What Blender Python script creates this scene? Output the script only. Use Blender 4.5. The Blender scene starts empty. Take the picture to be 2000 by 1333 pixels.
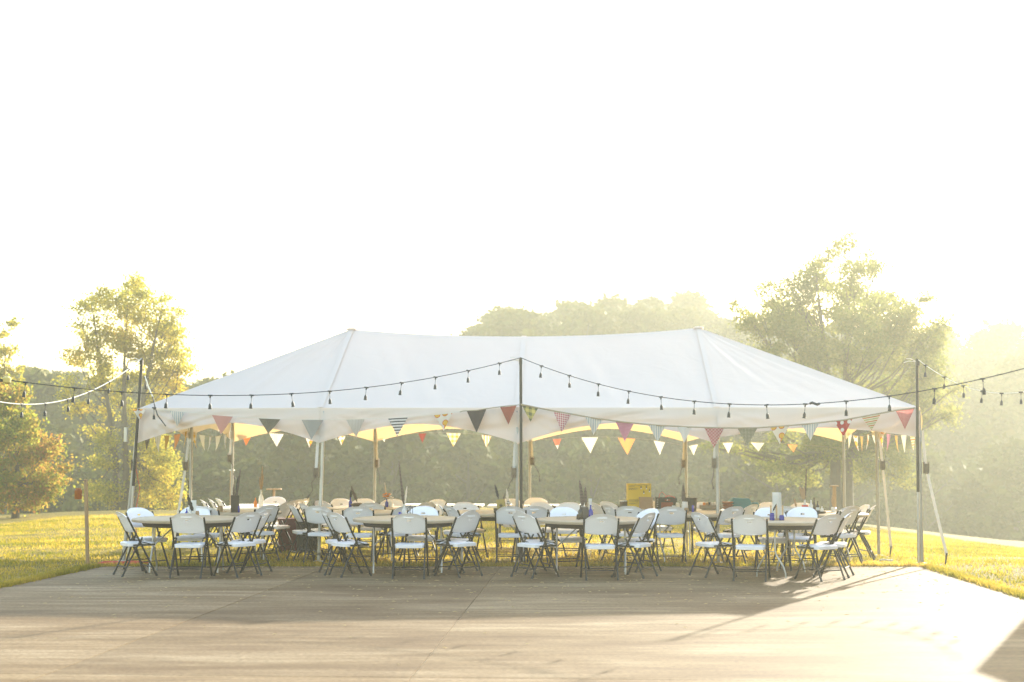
import bpy, bmesh, math, random
import numpy as np
from mathutils import Vector, Matrix, noise
R = math.radians
rnd = random.Random(7)
nrg = np.random.default_rng(11)

# ------------------------------------------------------------------ camera, sky, sun, exposure
scene = bpy.context.scene
PITCH = R(4.1); FOC = 2778.0; EYE = 1.79
cam = bpy.data.objects.new("camera", bpy.data.cameras.new("camera"))
scene.collection.objects.link(cam)
cam.location = (0, 0, EYE); cam.rotation_euler = (R(90) + PITCH, 0, 0)
cam.data.lens = 50; cam.data.sensor_width = 36; cam.data.clip_start = .1; cam.data.clip_end = 2000
cam.data.dof.use_dof = True; cam.data.dof.focus_distance = 19.5; cam.data.dof.aperture_fstop = 1.8
scene.camera = cam

SUN_EL = 17.6; SUN_AZ = math.degrees(math.atan2(.488, .873))      # azimuth east of +Y
world = bpy.data.worlds.new("World"); scene.world = world; world.use_nodes = True
nt = world.node_tree; nt.nodes.clear()
sky = nt.nodes.new("ShaderNodeTexSky"); sky.sky_type = 'NISHITA'; sky.sun_disc = False
sky.sun_elevation = R(SUN_EL); sky.sun_rotation = R(SUN_AZ); sky.air_density = 1.25; sky.dust_density = 1.2; sky.ozone_density = 0.0
bg = nt.nodes.new("ShaderNodeBackground"); bg.inputs[1].default_value = 0.15
wo = nt.nodes.new("ShaderNodeOutputWorld")
nt.links.new(sky.outputs[0], bg.inputs[0]); nt.links.new(bg.outputs[0], wo.inputs[0])

sd = bpy.data.lights.new("sun", 'SUN'); sd.energy = 3.9; sd.angle = R(.6); sd.color = (1.0, .93, .78)
sun = bpy.data.objects.new("sun", sd); scene.collection.objects.link(sun)
se, ce = math.sin(R(SUN_EL)), math.cos(R(SUN_EL))
SUNV = Vector((.488 * ce, .873 * ce, se)).normalized()
sun.rotation_euler = SUNV.to_track_quat('Z', 'Y').to_euler()
scene.view_settings.view_transform = 'Standard'; scene.view_settings.look = 'None'
scene.view_settings.gamma = 1.0; scene.view_settings.use_curve_mapping = False
scene.view_settings.exposure = 2.25
scene.render.engine = 'CYCLES'
scene.cycles.use_denoising = True
scene.cycles.max_bounces = 6; scene.cycles.diffuse_bounces = 3; scene.cycles.glossy_bounces = 2
scene.cycles.transmission_bounces = 4; scene.cycles.volume_bounces = 2; scene.cycles.transparent_max_bounces = 6
scene.cycles.caustics_reflective = False; scene.cycles.caustics_refractive = False
scene.cycles.use_adaptive_sampling = True

# ------------------------------------------------------------------ survey helpers
CP, SP = math.cos(PITCH), math.sin(PITCH)
def P(px, py, Y):
    """point of the place that stands Y metres away, read off the 2000 px wide survey photo"""
    t = (666.5 - py) / FOC
    dz = Y * (t * CP + SP) / (CP - t * SP)
    return Vector(((px - 1000) / FOC * (Y * CP + dz * SP), Y, EYE + dz))
def PX(px, Y): return (px - 999) / FOC * Y * .993

_cx = [-60, -36, -18, -14.4, -2.7, 3.6, 12.4, 15.3, 18, 40]
_cz = [-1.0, -1.0, -.71, -.57, -.46, -.48, -1.07, -1.41, -1.68, -2.6]
_sx = [0, 60, 120, 200, 400, 450, 690, 880, 918, 945, 1000, 1100, 1180, 1240, 1330, 1400, 1440, 1500, 1830, 1850, 1900, 1940, 2000]
_sy = [745, 715, 730, 745, 745, 765, 760, 730, 655, 622, 604, 604, 594, 580, 578, 602, 640, 645, 660, 630, 632, 650, 640]
def sil_z(X, Y):
    px = 1000 + X / Y * FOC
    py = np.interp(px, _sx, _sy)
    return EYE + (865 - py) * Y / FOC
def smooth(t): t = np.clip(t, 0, 1); return t * t * (3 - 2 * t)
def ground_z(X, Y):
    X = np.asarray(X, float); Y = np.asarray(Y, float)
    ang = X / np.maximum(Y, 12) * 50
    zc = np.interp(ang, _cx, _cz)
    t = np.clip((Y - 21.3) / 28.7, 0, 1)
    z = zc * t
    z = z - 7.0 * smooth((Y - 50) / 32) 
    ridge = sil_z(X, 132.0) - 8.5
    z = z + (ridge + 8.3) * smooth((Y - 84) / 48)
    return z - .015
def gz(X, Y): return float(ground_z(X, Y))

# ------------------------------------------------------------------ object helpers
COL = scene.collection
def tag(o, label=None, cat=None, group=None, kind=None):
    if label: o["label"] = label
    if cat: o["category"] = cat
    if group: o["group"] = group
    if kind: o["kind"] = kind
    return o
def thing(name, loc, rz=0, label=None, cat=None, group=None):
    o = bpy.data.objects.new(name, None); COL.objects.link(o); o.empty_display_size = .2
    o.location = loc; o.rotation_euler = (0, 0, rz)
    return tag(o, label, cat, group)
class MB:
    def __init__(s): s.v = []; s.f = []; s.uv = None; s.mi = []
    def add(s, vs, fs, mi=0):
        n = len(s.v); s.v += [tuple(v) for v in vs]; s.f += [tuple(i + n for i in f) for f in fs]; s.mi += [mi] * len(fs)
    def box(s, c, size, M=None, mi=0):
        x, y, z = (q / 2 for q in size); c = Vector(c)
        vs = [Vector(p) for p in ((-x,-y,-z),(x,-y,-z),(x,y,-z),(-x,y,-z),(-x,-y,z),(x,-y,z),(x,y,z),(-x,y,z))]
        if M is not None: vs = [M @ v for v in vs]
        s.add([c + v for v in vs], [(0,3,2,1),(4,5,6,7),(0,1,5,4),(1,2,6,5),(2,3,7,6),(3,0,4,7)], mi)
    def tube(s, pts, rad, seg=8, cap=True, mi=0):
        pts = [Vector(p) for p in pts]; n = len(pts)
        if not hasattr(rad, '__len__'): rad = [rad] * n
        rings = []
        t0 = (pts[1] - pts[0]).normalized()
        up = Vector((0, 0, 1)) if abs(t0.z) < .9 else Vector((1, 0, 0))
        a = t0.cross(up).normalized()
        for i, p in enumerate(pts):
            t = (pts[min(i + 1, n - 1)] - pts[max(i - 1, 0)]).normalized()
            a = (a - t * a.dot(t)).normalized(); b = t.cross(a)
            rings.append([p + (a * math.cos(k * 2 * math.pi / seg) + b * math.sin(k * 2 * math.pi / seg)) * rad[i] for k in range(seg)])
        vs = [v for r in rings for v in r]; fs = []
        for i in range(n - 1):
            for k in range(seg):
                k2 = (k + 1) % seg
                fs.append((i*seg+k, i*seg+k2, (i+1)*seg+k2, (i+1)*seg+k))
        if cap: fs.append(tuple(range(seg - 1, -1, -1))); fs.append(tuple((n-1)*seg + k for k in range(seg)))
        s.add(vs, fs, mi)
    def lathe(s, prof, c=(0,0,0), seg=20, mi=0, rx=1, ry=1):
        c = Vector(c); vs = []; fs = []
        for r, z in prof:
            for k in range(seg):
                an = 2 * math.pi * k / seg
                vs.append(c + Vector((r * rx * math.cos(an), r * ry * math.sin(an), z)))
        for i in range(len(prof) - 1):
            for k in range(seg):
                k2 = (k + 1) % seg
                fs.append((i*seg+k, i*seg+k2, (i+1)*seg+k2, (i+1)*seg+k))
        if prof[0][0] > 1e-4: fs.append(tuple(range(seg - 1, -1, -1)))
        if prof[-1][0] > 1e-4: fs.append(tuple((len(prof)-1)*seg + k for k in range(seg)))
        s.add(vs, fs, mi)
    def mesh(s, name, mats, smooth_=True, ang=35):
        me = bpy.data.meshes.new(name); me.from_pydata(s.v, [], s.f)
        if not isinstance(mats, (list, tuple)): mats = [mats]
        for m in mats: me.materials.append(m)
        if len(mats) > 1: me.polygons.foreach_set("material_index", s.mi)
        if smooth_:
            me.polygons.foreach_set("use_smooth", [True] * len(me.polygons))
            bm = bmesh.new(); bm.from_mesh(me)
            for e in bm.edges:
                if len(e.link_faces) == 2 and e.calc_face_angle(3.2) > R(ang): e.smooth = False
            bm.to_mesh(me); bm.free()
        me.update(); return me
    def build(s, name, mats, parent=None, smooth_=True, ang=35, loc=None):
        o = bpy.data.objects.new(name, s.mesh(name, mats, smooth_, ang)); COL.objects.link(o)
        if parent is not None: o.parent = parent
        if loc is not None: o.location = loc
        return o
def grid_mesh(name, pts, nu, nv, mat, uvs=None):
    """pts[(i*nv)+j]"""
    fs = [(i*nv+j, (i+1)*nv+j, (i+1)*nv+j+1, i*nv+j+1) for i in range(nu-1) for j in range(nv-1)]
    me = bpy.data.meshes.new(name); me.from_pydata([tuple(p) for p in pts], [], fs)
    me.polygons.foreach_set("use_smooth", [True]*len(fs)); me.materials.append(mat)
    if uvs is not None:
        l = me.uv_layers.new(name="UVMap")
        for lp in me.loops: l.data[lp.index].uv = uvs[lp.vertex_index]
    me.update(); return me
def link(name, me, parent=None, loc=None):
    o = bpy.data.objects.new(name, me); COL.objects.link(o)
    if parent is not None: o.parent = parent
    if loc is not None: o.location = loc
    return o
def dup(root, loc, rz, label=None, group=None):
    r = root.copy(); COL.objects.link(r); r.location = loc; r.rotation_euler = (0, 0, rz)
    if label: r["label"] = label
    if group: r["group"] = group
    for ch in root.children:
        c = ch.copy(); COL.objects.link(c); c.parent = r
        for g in ch.children:
            d = g.copy(); COL.objects.link(d); d.parent = c
    return r

# ------------------------------------------------------------------ materials
def newmat(name):
    m = bpy.data.materials.new(name); m.use_nodes = True
    t = m.node_tree; b = t.nodes["Principled BSDF"]; return m, t, b
def node(t, typ, **kw):
    n = t.nodes.new(typ)
    for k, v in kw.items(): setattr(n, k, v)
    return n
def simple(name, col, rough=.5, metal=0, var=.12, scale=20, bump=0.0, trans=0.0, tcol=None, spec=.5):
    m, t, b = newmat(name)
    no = node(t, "ShaderNodeTexNoise"); no.inputs["Scale"].default_value = scale; no.inputs["Detail"].default_value = 4
    tc = node(t, "ShaderNodeTexCoord"); t.links.new(tc.outputs["Object"], no.inputs["Vector"])
    mx = node(t, "ShaderNodeMix", data_type='RGBA')
    lo = tuple(c * (1 - var) for c in col) + (1,); hi = tuple(min(1, c * (1 + var)) for c in col) + (1,)
    mx.inputs[6].default_value = lo; mx.inputs[7].default_value = hi
    t.links.new(no.outputs[0], mx.inputs[0]); t.links.new(mx.outputs[2], b.inputs["Base Color"])
    b.inputs["Roughness"].default_value = rough; b.inputs["Metallic"].default_value = metal
    b.inputs["Specular IOR Level"].default_value = spec
    if bump:
        bu = node(t, "ShaderNodeBump"); bu.inputs["Strength"].default_value = bump; bu.inputs["Distance"].default_value = .01
        t.links.new(no.outputs[0], bu.inputs["Height"]); t.links.new(bu.outputs[0], b.inputs["Normal"])
    if trans > 0:
        out = t.nodes["Material Output"]
        tr = node(t, "ShaderNodeBsdfTranslucent"); ms = node(t, "ShaderNodeMixShader"); ms.inputs[0].default_value = trans
        if tcol: tr.inputs[0].default_value = tuple(tcol) + (1,)
        else: t.links.new(mx.outputs[2], tr.inputs[0])
        t.links.new(b.outputs[0], ms.inputs[1]); t.links.new(tr.outputs[0], ms.inputs[2]); t.links.new(ms.outputs[0], out.inputs[0])
    return m
M = {}
def canvas_mat():
    m, t, b = newmat("canvas")
    tc = node(t, "ShaderNodeTexCoord")
    n1 = node(t, "ShaderNodeTexNoise"); n1.inputs["Scale"].default_value = 1.3; n1.inputs["Detail"].default_value = 5
    n2 = node(t, "ShaderNodeTexNoise"); n2.inputs["Scale"].default_value = 2.6; n2.inputs["Detail"].default_value = 2; n2.inputs["Distortion"].default_value = 1.5
    mp = node(t, "ShaderNodeMapping"); mp.inputs["Scale"].default_value = (1, 1, .35); mp.inputs["Rotation"].default_value = (.3, .5, .4)
    t.links.new(tc.outputs["Object"], n1.inputs["Vector"]); t.links.new(tc.outputs["Object"], mp.inputs[0]); t.links.new(mp.outputs[0], n2.inputs["Vector"])
    mx = node(t, "ShaderNodeMix", data_type='RGBA'); mx.inputs[6].default_value = (.655, .605, .57, 1); mx.inputs[7].default_value = (.70, .65, .61, 1)
    t.links.new(n1.outputs[0], mx.inputs[0]); t.links.new(mx.outputs[2], b.inputs["Base Color"])
    b.inputs["Roughness"].default_value = .45
    bu = node(t, "ShaderNodeBump"); bu.inputs["Strength"].default_value = .30; bu.inputs["Distance"].default_value = .03
    t.links.new(n2.outputs[0], bu.inputs["Height"]); t.links.new(bu.outputs[0], b.inputs["Normal"])
    tr = node(t, "ShaderNodeBsdfTranslucent"); tr.inputs[0].default_value = (.92, .60, .26, 1)
    ms = node(t, "ShaderNodeMixShader"); ms.inputs[0].default_value = .26
    t.links.new(b.outputs[0], ms.inputs[1]); t.links.new(tr.outputs[0], ms.inputs[2]); t.links.new(ms.outputs[0], t.nodes["Material Output"].inputs[0])
    return m
M['canvas'] = canvas_mat()
M['plastic'] = simple("white_plastic", (.88, .86, .88), .38, var=.03, scale=6, bump=.05, trans=.08, tcol=(.85, .62, .35))
M['bronze'] = simple("grey_brown_metal", (.016, .013, .009), .55, metal=.1, var=.2)
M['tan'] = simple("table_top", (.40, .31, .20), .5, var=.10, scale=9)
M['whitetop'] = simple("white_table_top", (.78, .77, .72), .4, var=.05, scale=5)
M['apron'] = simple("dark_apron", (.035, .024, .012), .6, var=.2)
M['silver'] = simple("galvanised_tube", (.45, .45, .44), .38, metal=.75, var=.15, scale=14)
M['alu'] = simple("white_grey_tube", (.38, .36, .32), .45, metal=.45, var=.12, scale=12)
M['blackpole'] = simple("black_pipe", (.035, .033, .03), .4, metal=.4, var=.3)
M['rubber'] = simple("black_rubber", (.02, .02, .018), .55, var=.2)
M['strap'] = simple("white_strap", (.72, .70, .64), .7, var=.06, trans=.2, tcol=(.8, .65, .4))
M['rope'] = simple("white_rope", (.70, .66, .55), .7, var=.1)
M['tancord'] = simple("tan_cord", (.33, .26, .17), .8, var=.1)
M['rust'] = simple("ratchet_metal", (.16, .12, .08), .5, metal=.4, var=.3)
M['wood'] = simple("pale_wood", (.48, .31, .16), .7, var=.2, scale=30)
M['darkwood'] = simple("dark_wood", (.05, .035, .02), .7, var=.3, scale=30)
M['orange'] = simple("orange_paint", (.60, .22, .06), .6, var=.1)
M['glass'] = simple("milky_glass", (.75, .74, .70), .15, var=.03, trans=.4)
M['blue'] = simple("cobalt_glass", (.03, .03, .30), .12, var=.1, trans=.2)
M['brownglass'] = simple("brown_glass", (.04, .025, .012), .12, var=.1)
M['red'] = simple("red_plastic", (.55, .05, .02), .5, var=.1)
M['maroon'] = simple("maroon_plastic", (.09, .012, .012), .5, var=.15)
M['black'] = simple("black_plastic", (.022, .02, .016), .5, var=.2)
M['paperbag'] = simple("brown_paper", (.33, .22, .13), .85, var=.12, bump=.2)
M['teal'] = simple("teal_cloth_box", (.045, .17, .20), .7, var=.08)
M['card'] = simple("white_card", (.78, .77, .72), .7, var=.03, trans=.2)
M['jute'] = simple("grey_vase", (.09, .07, .05), .8, var=.4, scale=60)
M['bark'] = simple("bark", (.10, .08, .055), .9, var=.4, scale=6, bump=.6)
M['petal_o'] = simple("orange_petals", (.75, .28, .05), .7, var=.2, trans=.3)
M['petal_w'] = simple("white_petals", (.80, .76, .70), .7, var=.05, trans=.3)
M['frond'] = simple("dry_frond", (.42, .28, .15), .8, var=.2, trans=.3)
M['shedwall'] = simple("shed_boards", (.30, .25, .2), .8, var=.2)
M['shedroof'] = simple("shed_roof_metal", (.25, .25, .25), .5, var=.1, metal=.3)

def feather_mat():
    m, t, b = newmat("barred_feather")
    tc = node(t, "ShaderNodeTexCoord"); w = node(t, "ShaderNodeTexWave"); w.bands_direction = 'Z'; w.inputs["Scale"].default_value = 16; w.inputs["Distortion"].default_value = 1.5
    t.links.new(tc.outputs["Object"], w.inputs["Vector"])
    cr = node(t, "ShaderNodeValToRGB"); cr.color_ramp.elements[0].position = .4; cr.color_ramp.elements[0].color = (.018, .012, .008, 1)
    cr.color_ramp.elements[1].position = .6; cr.color_ramp.elements[1].color = (.16, .11, .07, 1)
    t.links.new(w.outputs[0], cr.inputs[0]); t.links.new(cr.outputs[0], b.inputs["Base Color"]); b.inputs["Roughness"].default_value = .7
    return m
M['feather'] = feather_mat()
M['darkfeather'] = simple("dark_feather", (.014, .010, .006), .6, var=.4)
M['whitefeather'] = simple("white_feather", (.72, .62, .48), .6, var=.1, trans=.3)

def leaf_mat(name, cols, trans=.45):
    m, t, b = newmat(name)
    g = node(t, "ShaderNodeNewGeometry"); oi = node(t, "ShaderNodeObjectInfo")
    cr = node(t, "ShaderNodeValToRGB"); e = cr.color_ramp.elements
    e[0].color = cols[0] + (1,); e[0].position = 0; e[1].color = cols[-1] + (1,); e[1].position = 1
    for i, c in enumerate(cols[1:-1]): x = e.new((i + 1) / (len(cols) - 1)); x.color = c + (1,)
    tc = node(t, "ShaderNodeTexCoord"); no = node(t, "ShaderNodeTexNoise"); no.inputs["Scale"].default_value = .45; no.inputs["Detail"].default_value = 2
    t.links.new(tc.outputs["Object"], no.inputs["Vector"])
    ma = node(t, "ShaderNodeMath", operation='MULTIPLY'); ma.inputs[1].default_value = .5
    t.links.new(g.outputs["Random Per Island"], ma.inputs[0])
    mb_ = node(t, "ShaderNodeMath", operation='MULTIPLY_ADD'); mb_.inputs[1].default_value = 1.3
    t.links.new(no.outputs[0], mb_.inputs[0]); t.links.new(ma.outputs[0], mb_.inputs[2])
    mc = node(t, "ShaderNodeMath", operation='SUBTRACT'); mc.inputs[1].default_value = .42; t.links.new(mb_.outputs[0], mc.inputs[0])
    t.links.new(mc.outputs[0], cr.inputs[0])
    hs = node(t, "ShaderNodeHueSaturation")
    mv = node(t, "ShaderNodeMapRange"); mv.inputs[3].default_value = .82; mv.inputs[4].default_value = 1.2
    t.links.new(oi.outputs["Random"], mv.inputs[0]); t.links.new(mv.outputs[0], hs.inputs["Value"])
    t.links.new(cr.outputs[0], hs.inputs["Color"])
    t.links.new(hs.outputs[0], b.inputs["Base Color"]); b.inputs["Roughness"].default_value = .75; b.inputs["Specular IOR Level"].default_value = .08
    tr = node(t, "ShaderNodeBsdfTranslucent"); ms = node(t, "ShaderNodeMixShader"); ms.inputs[0].default_value = trans
    h2 = node(t, "ShaderNodeHueSaturation"); h2.inputs["Value"].default_value = 1.9; t.links.new(hs.outputs[0], h2.inputs["Color"]); t.links.new(h2.outputs[0], tr.inputs[0])
    t.links.new(b.outputs[0], ms.inputs[1]); t.links.new(tr.outputs[0], ms.inputs[2]); t.links.new(ms.outputs[0], t.nodes["Material Output"].inputs[0])
    return m
M['leaf_left'] = leaf_mat("yellow_green_leaves", [(.12, .135, .02), (.20, .19, .025), (.32, .25, .025), (.38, .23, .03)], .52)
M['leaf_bush'] = leaf_mat("autumn_leaves", [(.11, .15, .02), (.20, .22, .025), (.34, .20, .035), (.40, .12, .045)], .6)
M['leaf_right'] = leaf_mat("green_leaves", [(.09, .115, .03), (.14, .155, .035), (.21, .20, .045), (.24, .20, .045)])
M['leaf_far'] = leaf_mat("forest_leaves", [(.055, .065, .010), (.085, .095, .013), (.115, .105, .015), (.14, .11, .018)], .08)

def pennant_mat(name, kind, c1, c2=(.8, .8, .78), c3=None, sc=8, trans=.35):
    m, t, b = newmat(name)
    tc = node(t, "ShaderNodeTexCoord"); sep = node(t, "ShaderNodeSeparateXYZ"); t.links.new(tc.outputs["UV"], sep.inputs[0])
    def math_(op, a, bb=None):
        n = node(t, "ShaderNodeMath", operation=op)
        for i, q in enumerate((a, bb)):
            if q is None: continue
            if isinstance(q, (int, float)): n.inputs[i].default_value = q
            else: t.links.new(q, n.inputs[i])
        return n.outputs[0]
    def mix(f, a, bb):
        n = node(t, "ShaderNodeMix", data_type='RGBA')
        if isinstance(f, (int, float)): n.inputs[0].default_value = f
        else: t.links.new(f, n.inputs[0])
        for i, q in ((6, a), (7, bb)):
            if isinstance(q, tuple): n.inputs[i].default_value = q + (1,)
            else: t.links.new(q, n.inputs[i])
        return n.outputs[2]
    U, V = sep.outputs[0], sep.outputs[1]
    def stripe(c, f, duty=.5): return math_('LESS_THAN', math_('FRACT', math_('ADD', math_('MULTIPLY', c, f), 50.0)), duty)
    if kind == 'plain': col = mix(0.0, c1, c1)
    elif kind == 'v': col = mix(stripe(U, sc, .45), c2, c1)
    elif kind == 'h': col = mix(stripe(V, sc, .4), c2, c1)
    elif kind == 'multi':
        col = mix(stripe(V, sc, .5), c2, c1); col = mix(stripe(V, sc * .5, .2), col, c3)
    elif kind == 'check':
        s_ = math_('MULTIPLY', math_('ADD', stripe(U, sc), stripe(V, sc)), .5); col = mix(s_, c2, c1)
    elif kind == 'plaid':
        a = math_('ADD', U, V); d = math_('SUBTRACT', U, V)
        s_ = math_('MULTIPLY', math_('ADD', stripe(a, sc), stripe(d, sc)), .5); col = mix(s_, c2, c1)
    else:
        vo = node(t, "ShaderNodeTexVoronoi"); vo.voronoi_dimensions = '2D'; vo.inputs["Scale"].default_value = sc
        vo.inputs["Randomness"].default_value = .0 if kind == 'dots' else .55
        t.links.new(tc.outputs["UV"], vo.inputs["Vector"]); D = vo.outputs["Distance"]
        if kind == 'rings':
            col = mix(math_('LESS_THAN', D, .40), c2, c1); col = mix(math_('LESS_THAN', D, .30), col, c3)
        else: col = mix(math_('LESS_THAN', D, .27), c1, c2)
    no = node(t, "ShaderNodeTexNoise"); no.inputs["Scale"].default_value = 60
    mm = node(t, "ShaderNodeMix", data_type='RGBA', blend_type='MULTIPLY'); mm.inputs[0].default_value = .25
    t.links.new(tc.outputs["UV"], no.inputs["Vector"]); t.links.new(col, mm.inputs[6]); t.links.new(no.outputs[0], mm.inputs[7])
    t.links.new(mm.outputs[2], b.inputs["Base Color"]); b.inputs["Roughness"].default_value = .85
    tr = node(t, "ShaderNodeBsdfTranslucent"); ms = node(t, "ShaderNodeMixShader"); ms.inputs[0].default_value = trans
    t.links.new(mm.outputs[2], tr.inputs[0]); t.links.new(b.outputs[0], ms.inputs[1]); t.links.new(tr.outputs[0], ms.inputs[2])
    t.links.new(ms.outputs[0], t.nodes["Material Output"].inputs[0])
    return m
W_ = (.78, .77, .74)
PM = {
 'rings': pennant_mat("cloth_orange_rings", 'rings', (.62, .16, .04), (.78, .72, .62), (.80, .48, .06), sc=2.2),
 'blue_v': pennant_mat("cloth_blue_stripes", 'v', (.42, .46, .47), (.72, .70, .64), sc=7),
 'salmon': pennant_mat("cloth_salmon", 'plain', (.66, .34, .29)),
 'dark_dots': pennant_mat("cloth_dark_dots", 'dots', (.10, .09, .06), (.50, .46, .36), sc=14),
 'grey': pennant_mat("cloth_grey", 'plain', (.40, .39, .36)),
 'beige_v': pennant_mat("cloth_beige_lines", 'v', (.55, .50, .44), (.68, .65, .60), sc=12),
 'bw_h': pennant_mat("cloth_black_lines", 'h', (.06, .06, .07), W_, sc=6.5),
 'charcoal': pennant_mat("cloth_charcoal", 'plain', (.075, .06, .06)),
 'rust': pennant_mat("cloth_rust", 'plain', (.34, .09, .06)),
 'olive_check': pennant_mat("cloth_olive_check", 'check', (.13, .14, .07), (.58, .50, .16), sc=2.4),
 'red_gingham': pennant_mat("cloth_red_gingham", 'check', (.42, .09, .12), (.70, .58, .55), sc=9),
 'pink': pennant_mat("cloth_pink", 'h', (.50, .18, .26), (.56, .26, .34), sc=14),
 'white': pennant_mat("cloth_white", 'plain', W_),
 'red_plaid': pennant_mat("cloth_red_plaid", 'plaid', (.40, .04, .06), (.66, .45, .42), sc=6),
 'olive_dots': pennant_mat("cloth_olive_dots", 'dots', (.19, .18, .11), (.55, .52, .42), sc=13),
 'polka': pennant_mat("cloth_red_polka", 'dots', (.46, .025, .03), (.82, .80, .76), sc=2.3),
 'multi': pennant_mat("cloth_striped", 'multi', (.42, .40, .16), (.72, .66, .50), (.60, .17, .05), sc=7),
 'pinkred': pennant_mat("cloth_pink_red", 'dots', (.50, .15, .14), (.62, .30, .28), sc=15),
 'orange': pennant_mat("cloth_orange", 'plain', (.62, .16, .04)),
 'cream_v': pennant_mat("cloth_cream_stripes", 'v', (.62, .58, .46), (.80, .77, .68), sc=7, trans=.36),
 'yellow_check': pennant_mat("cloth_yellow_check", 'check', (.70, .42, .05), (.80, .74, .55), sc=3, trans=.36),
 'orange_v': pennant_mat("cloth_orange_stripes", 'v', (.65, .30, .08), (.80, .74, .60), sc=4, trans=.36),
 'cream': pennant_mat("cloth_cream", 'plain', (.80, .76, .60), trans=.36),
 'darkred': pennant_mat("cloth_dark_red", 'plain', (.22, .04, .03)),
 'peach': pennant_mat("cloth_peach", 'plain', (.78, .34, .12), trans=.36),
 'redwhite': pennant_mat("cloth_red_white", 'h', (.80, .74, .66), (.70, .18, .10), sc=1.0, trans=.36),
 'mustard': pennant_mat("cloth_mustard", 'plain', (.60, .36, .08), trans=.4),
}

def ground_mat():
    m, t, b = newmat("lawn_soil")
    tc = node(t, "ShaderNodeTexCoord")
    n1 = node(t, "ShaderNodeTexNoise"); n1.inputs["Scale"].default_value = .5; n1.inputs["Detail"].default_value = 6
    n2 = node(t, "ShaderNodeTexNoise"); n2.inputs["Scale"].default_value = 14; n2.inputs["Detail"].default_value = 6
    mp = node(t, "ShaderNodeMapping"); mp.inputs["Scale"].default_value = (.5, 1, 1)
    t.links.new(tc.outputs["Object"], mp.inputs[0]); t.links.new(mp.outputs[0], n1.inputs["Vector"]); t.links.new(tc.outputs["Object"], n2.inputs["Vector"])
    c1 = node(t, "ShaderNodeValToRGB"); e = c1.color_ramp.elements
    e[0].position = .32; e[0].color = (.15, .125, .014, 1); e[1].position = .68; e[1].color = (.36, .26, .045, 1)
    t.links.new(n1.outputs[0], c1.inputs[0])
    c2 = node(t, "ShaderNodeValToRGB"); e = c2.color_ramp.elements
    e[0].position = .3; e[0].color = (.45, .45, .40, 1); e[1].position = .7; e[1].color = (1, 1, 1, 1)
    t.links.new(n2.outputs[0], c2.inputs[0])
    mu = node(t, "ShaderNodeMix", data_type='RGBA', blend_type='MULTIPLY'); mu.inputs[0].default_value = 1
    t.links.new(c1.outputs[0], mu.inputs[6]); t.links.new(c2.outputs[0], mu.inputs[7])
    # scrub and leaf litter beyond the mown lawn
    sx = node(t, "ShaderNodeSeparateXYZ"); t.links.new(tc.outputs["Object"], sx.inputs[0])
    mr = node(t, "ShaderNodeMapRange"); mr.inputs[1].default_value = 56; mr.inputs[2].default_value = 66; t.links.new(sx.outputs[1], mr.inputs[0])
    m2 = node(t, "ShaderNodeMix", data_type='RGBA'); m2.inputs[7].default_value = (.05, .055, .022, 1)
    t.links.new(mr.outputs[0], m2.inputs[0]); t.links.new(mu.outputs[2], m2.inputs[6]); t.links.new(m2.outputs[2], b.inputs["Base Color"])
    b.inputs["Roughness"].default_value = .9; b.inputs["Specular IOR Level"].default_value = .15
    bu = node(t, "ShaderNodeBump"); bu.inputs["Strength"].default_value = 1; bu.inputs["Distance"].default_value = .05
    t.links.new(n2.outputs[0], bu.inputs["Height"]); t.links.new(bu.outputs[0], b.inputs["Normal"])
    return m
M['ground'] = ground_mat()
def grass_mat():
    m, t, b = newmat("grass_blades")
    g = node(t, "ShaderNodeNewGeometry"); tc = node(t, "ShaderNodeTexCoord")
    n1 = node(t, "ShaderNodeTexNoise"); n1.inputs["Scale"].default_value = .6; n1.inputs["Detail"].default_value = 7
    t.links.new(tc.outputs["Object"], n1.inputs["Vector"])
    ad = node(t, "ShaderNodeMath", operation='MULTIPLY_ADD'); ad.inputs[1].default_value = .26; t.links.new(g.outputs["Random Per Island"], ad.inputs[0])
    t.links.new(n1.outputs[0], ad.inputs[2])
    cr = node(t, "ShaderNodeValToRGB"); e = cr.color_ramp.elements
    e[0].position = .36; e[0].color = (.07, .095, .008, 1); e[1].position = .88; e[1].color = (.46, .31, .06, 1)
    x = e.new(.62); x.color = (.26, .205, .016, 1)
    t.links.new(ad.outputs[0], cr.inputs[0]); t.links.new(cr.outputs[0], b.inputs["Base Color"])
    b.inputs["Roughness"].default_value = .6; b.inputs["Specular IOR Level"].default_value = .3
    tr = node(t, "ShaderNodeBsdfTranslucent"); ms = node(t, "ShaderNodeMixShader"); ms.inputs[0].default_value = .5
    h2 = node(t, "ShaderNodeHueSaturation"); h2.inputs["Value"].default_value = 1.7; t.links.new(cr.outputs[0], h2.inputs["Color"]); t.links.new(h2.outputs[0], tr.inputs[0])
    t.links.new(b.outputs[0], ms.inputs[1]); t.links.new(tr.outputs[0], ms.inputs[2]); t.links.new(ms.outputs[0], t.nodes["Material Output"].inputs[0])
    return m
M['grass'] = grass_mat()
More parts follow.
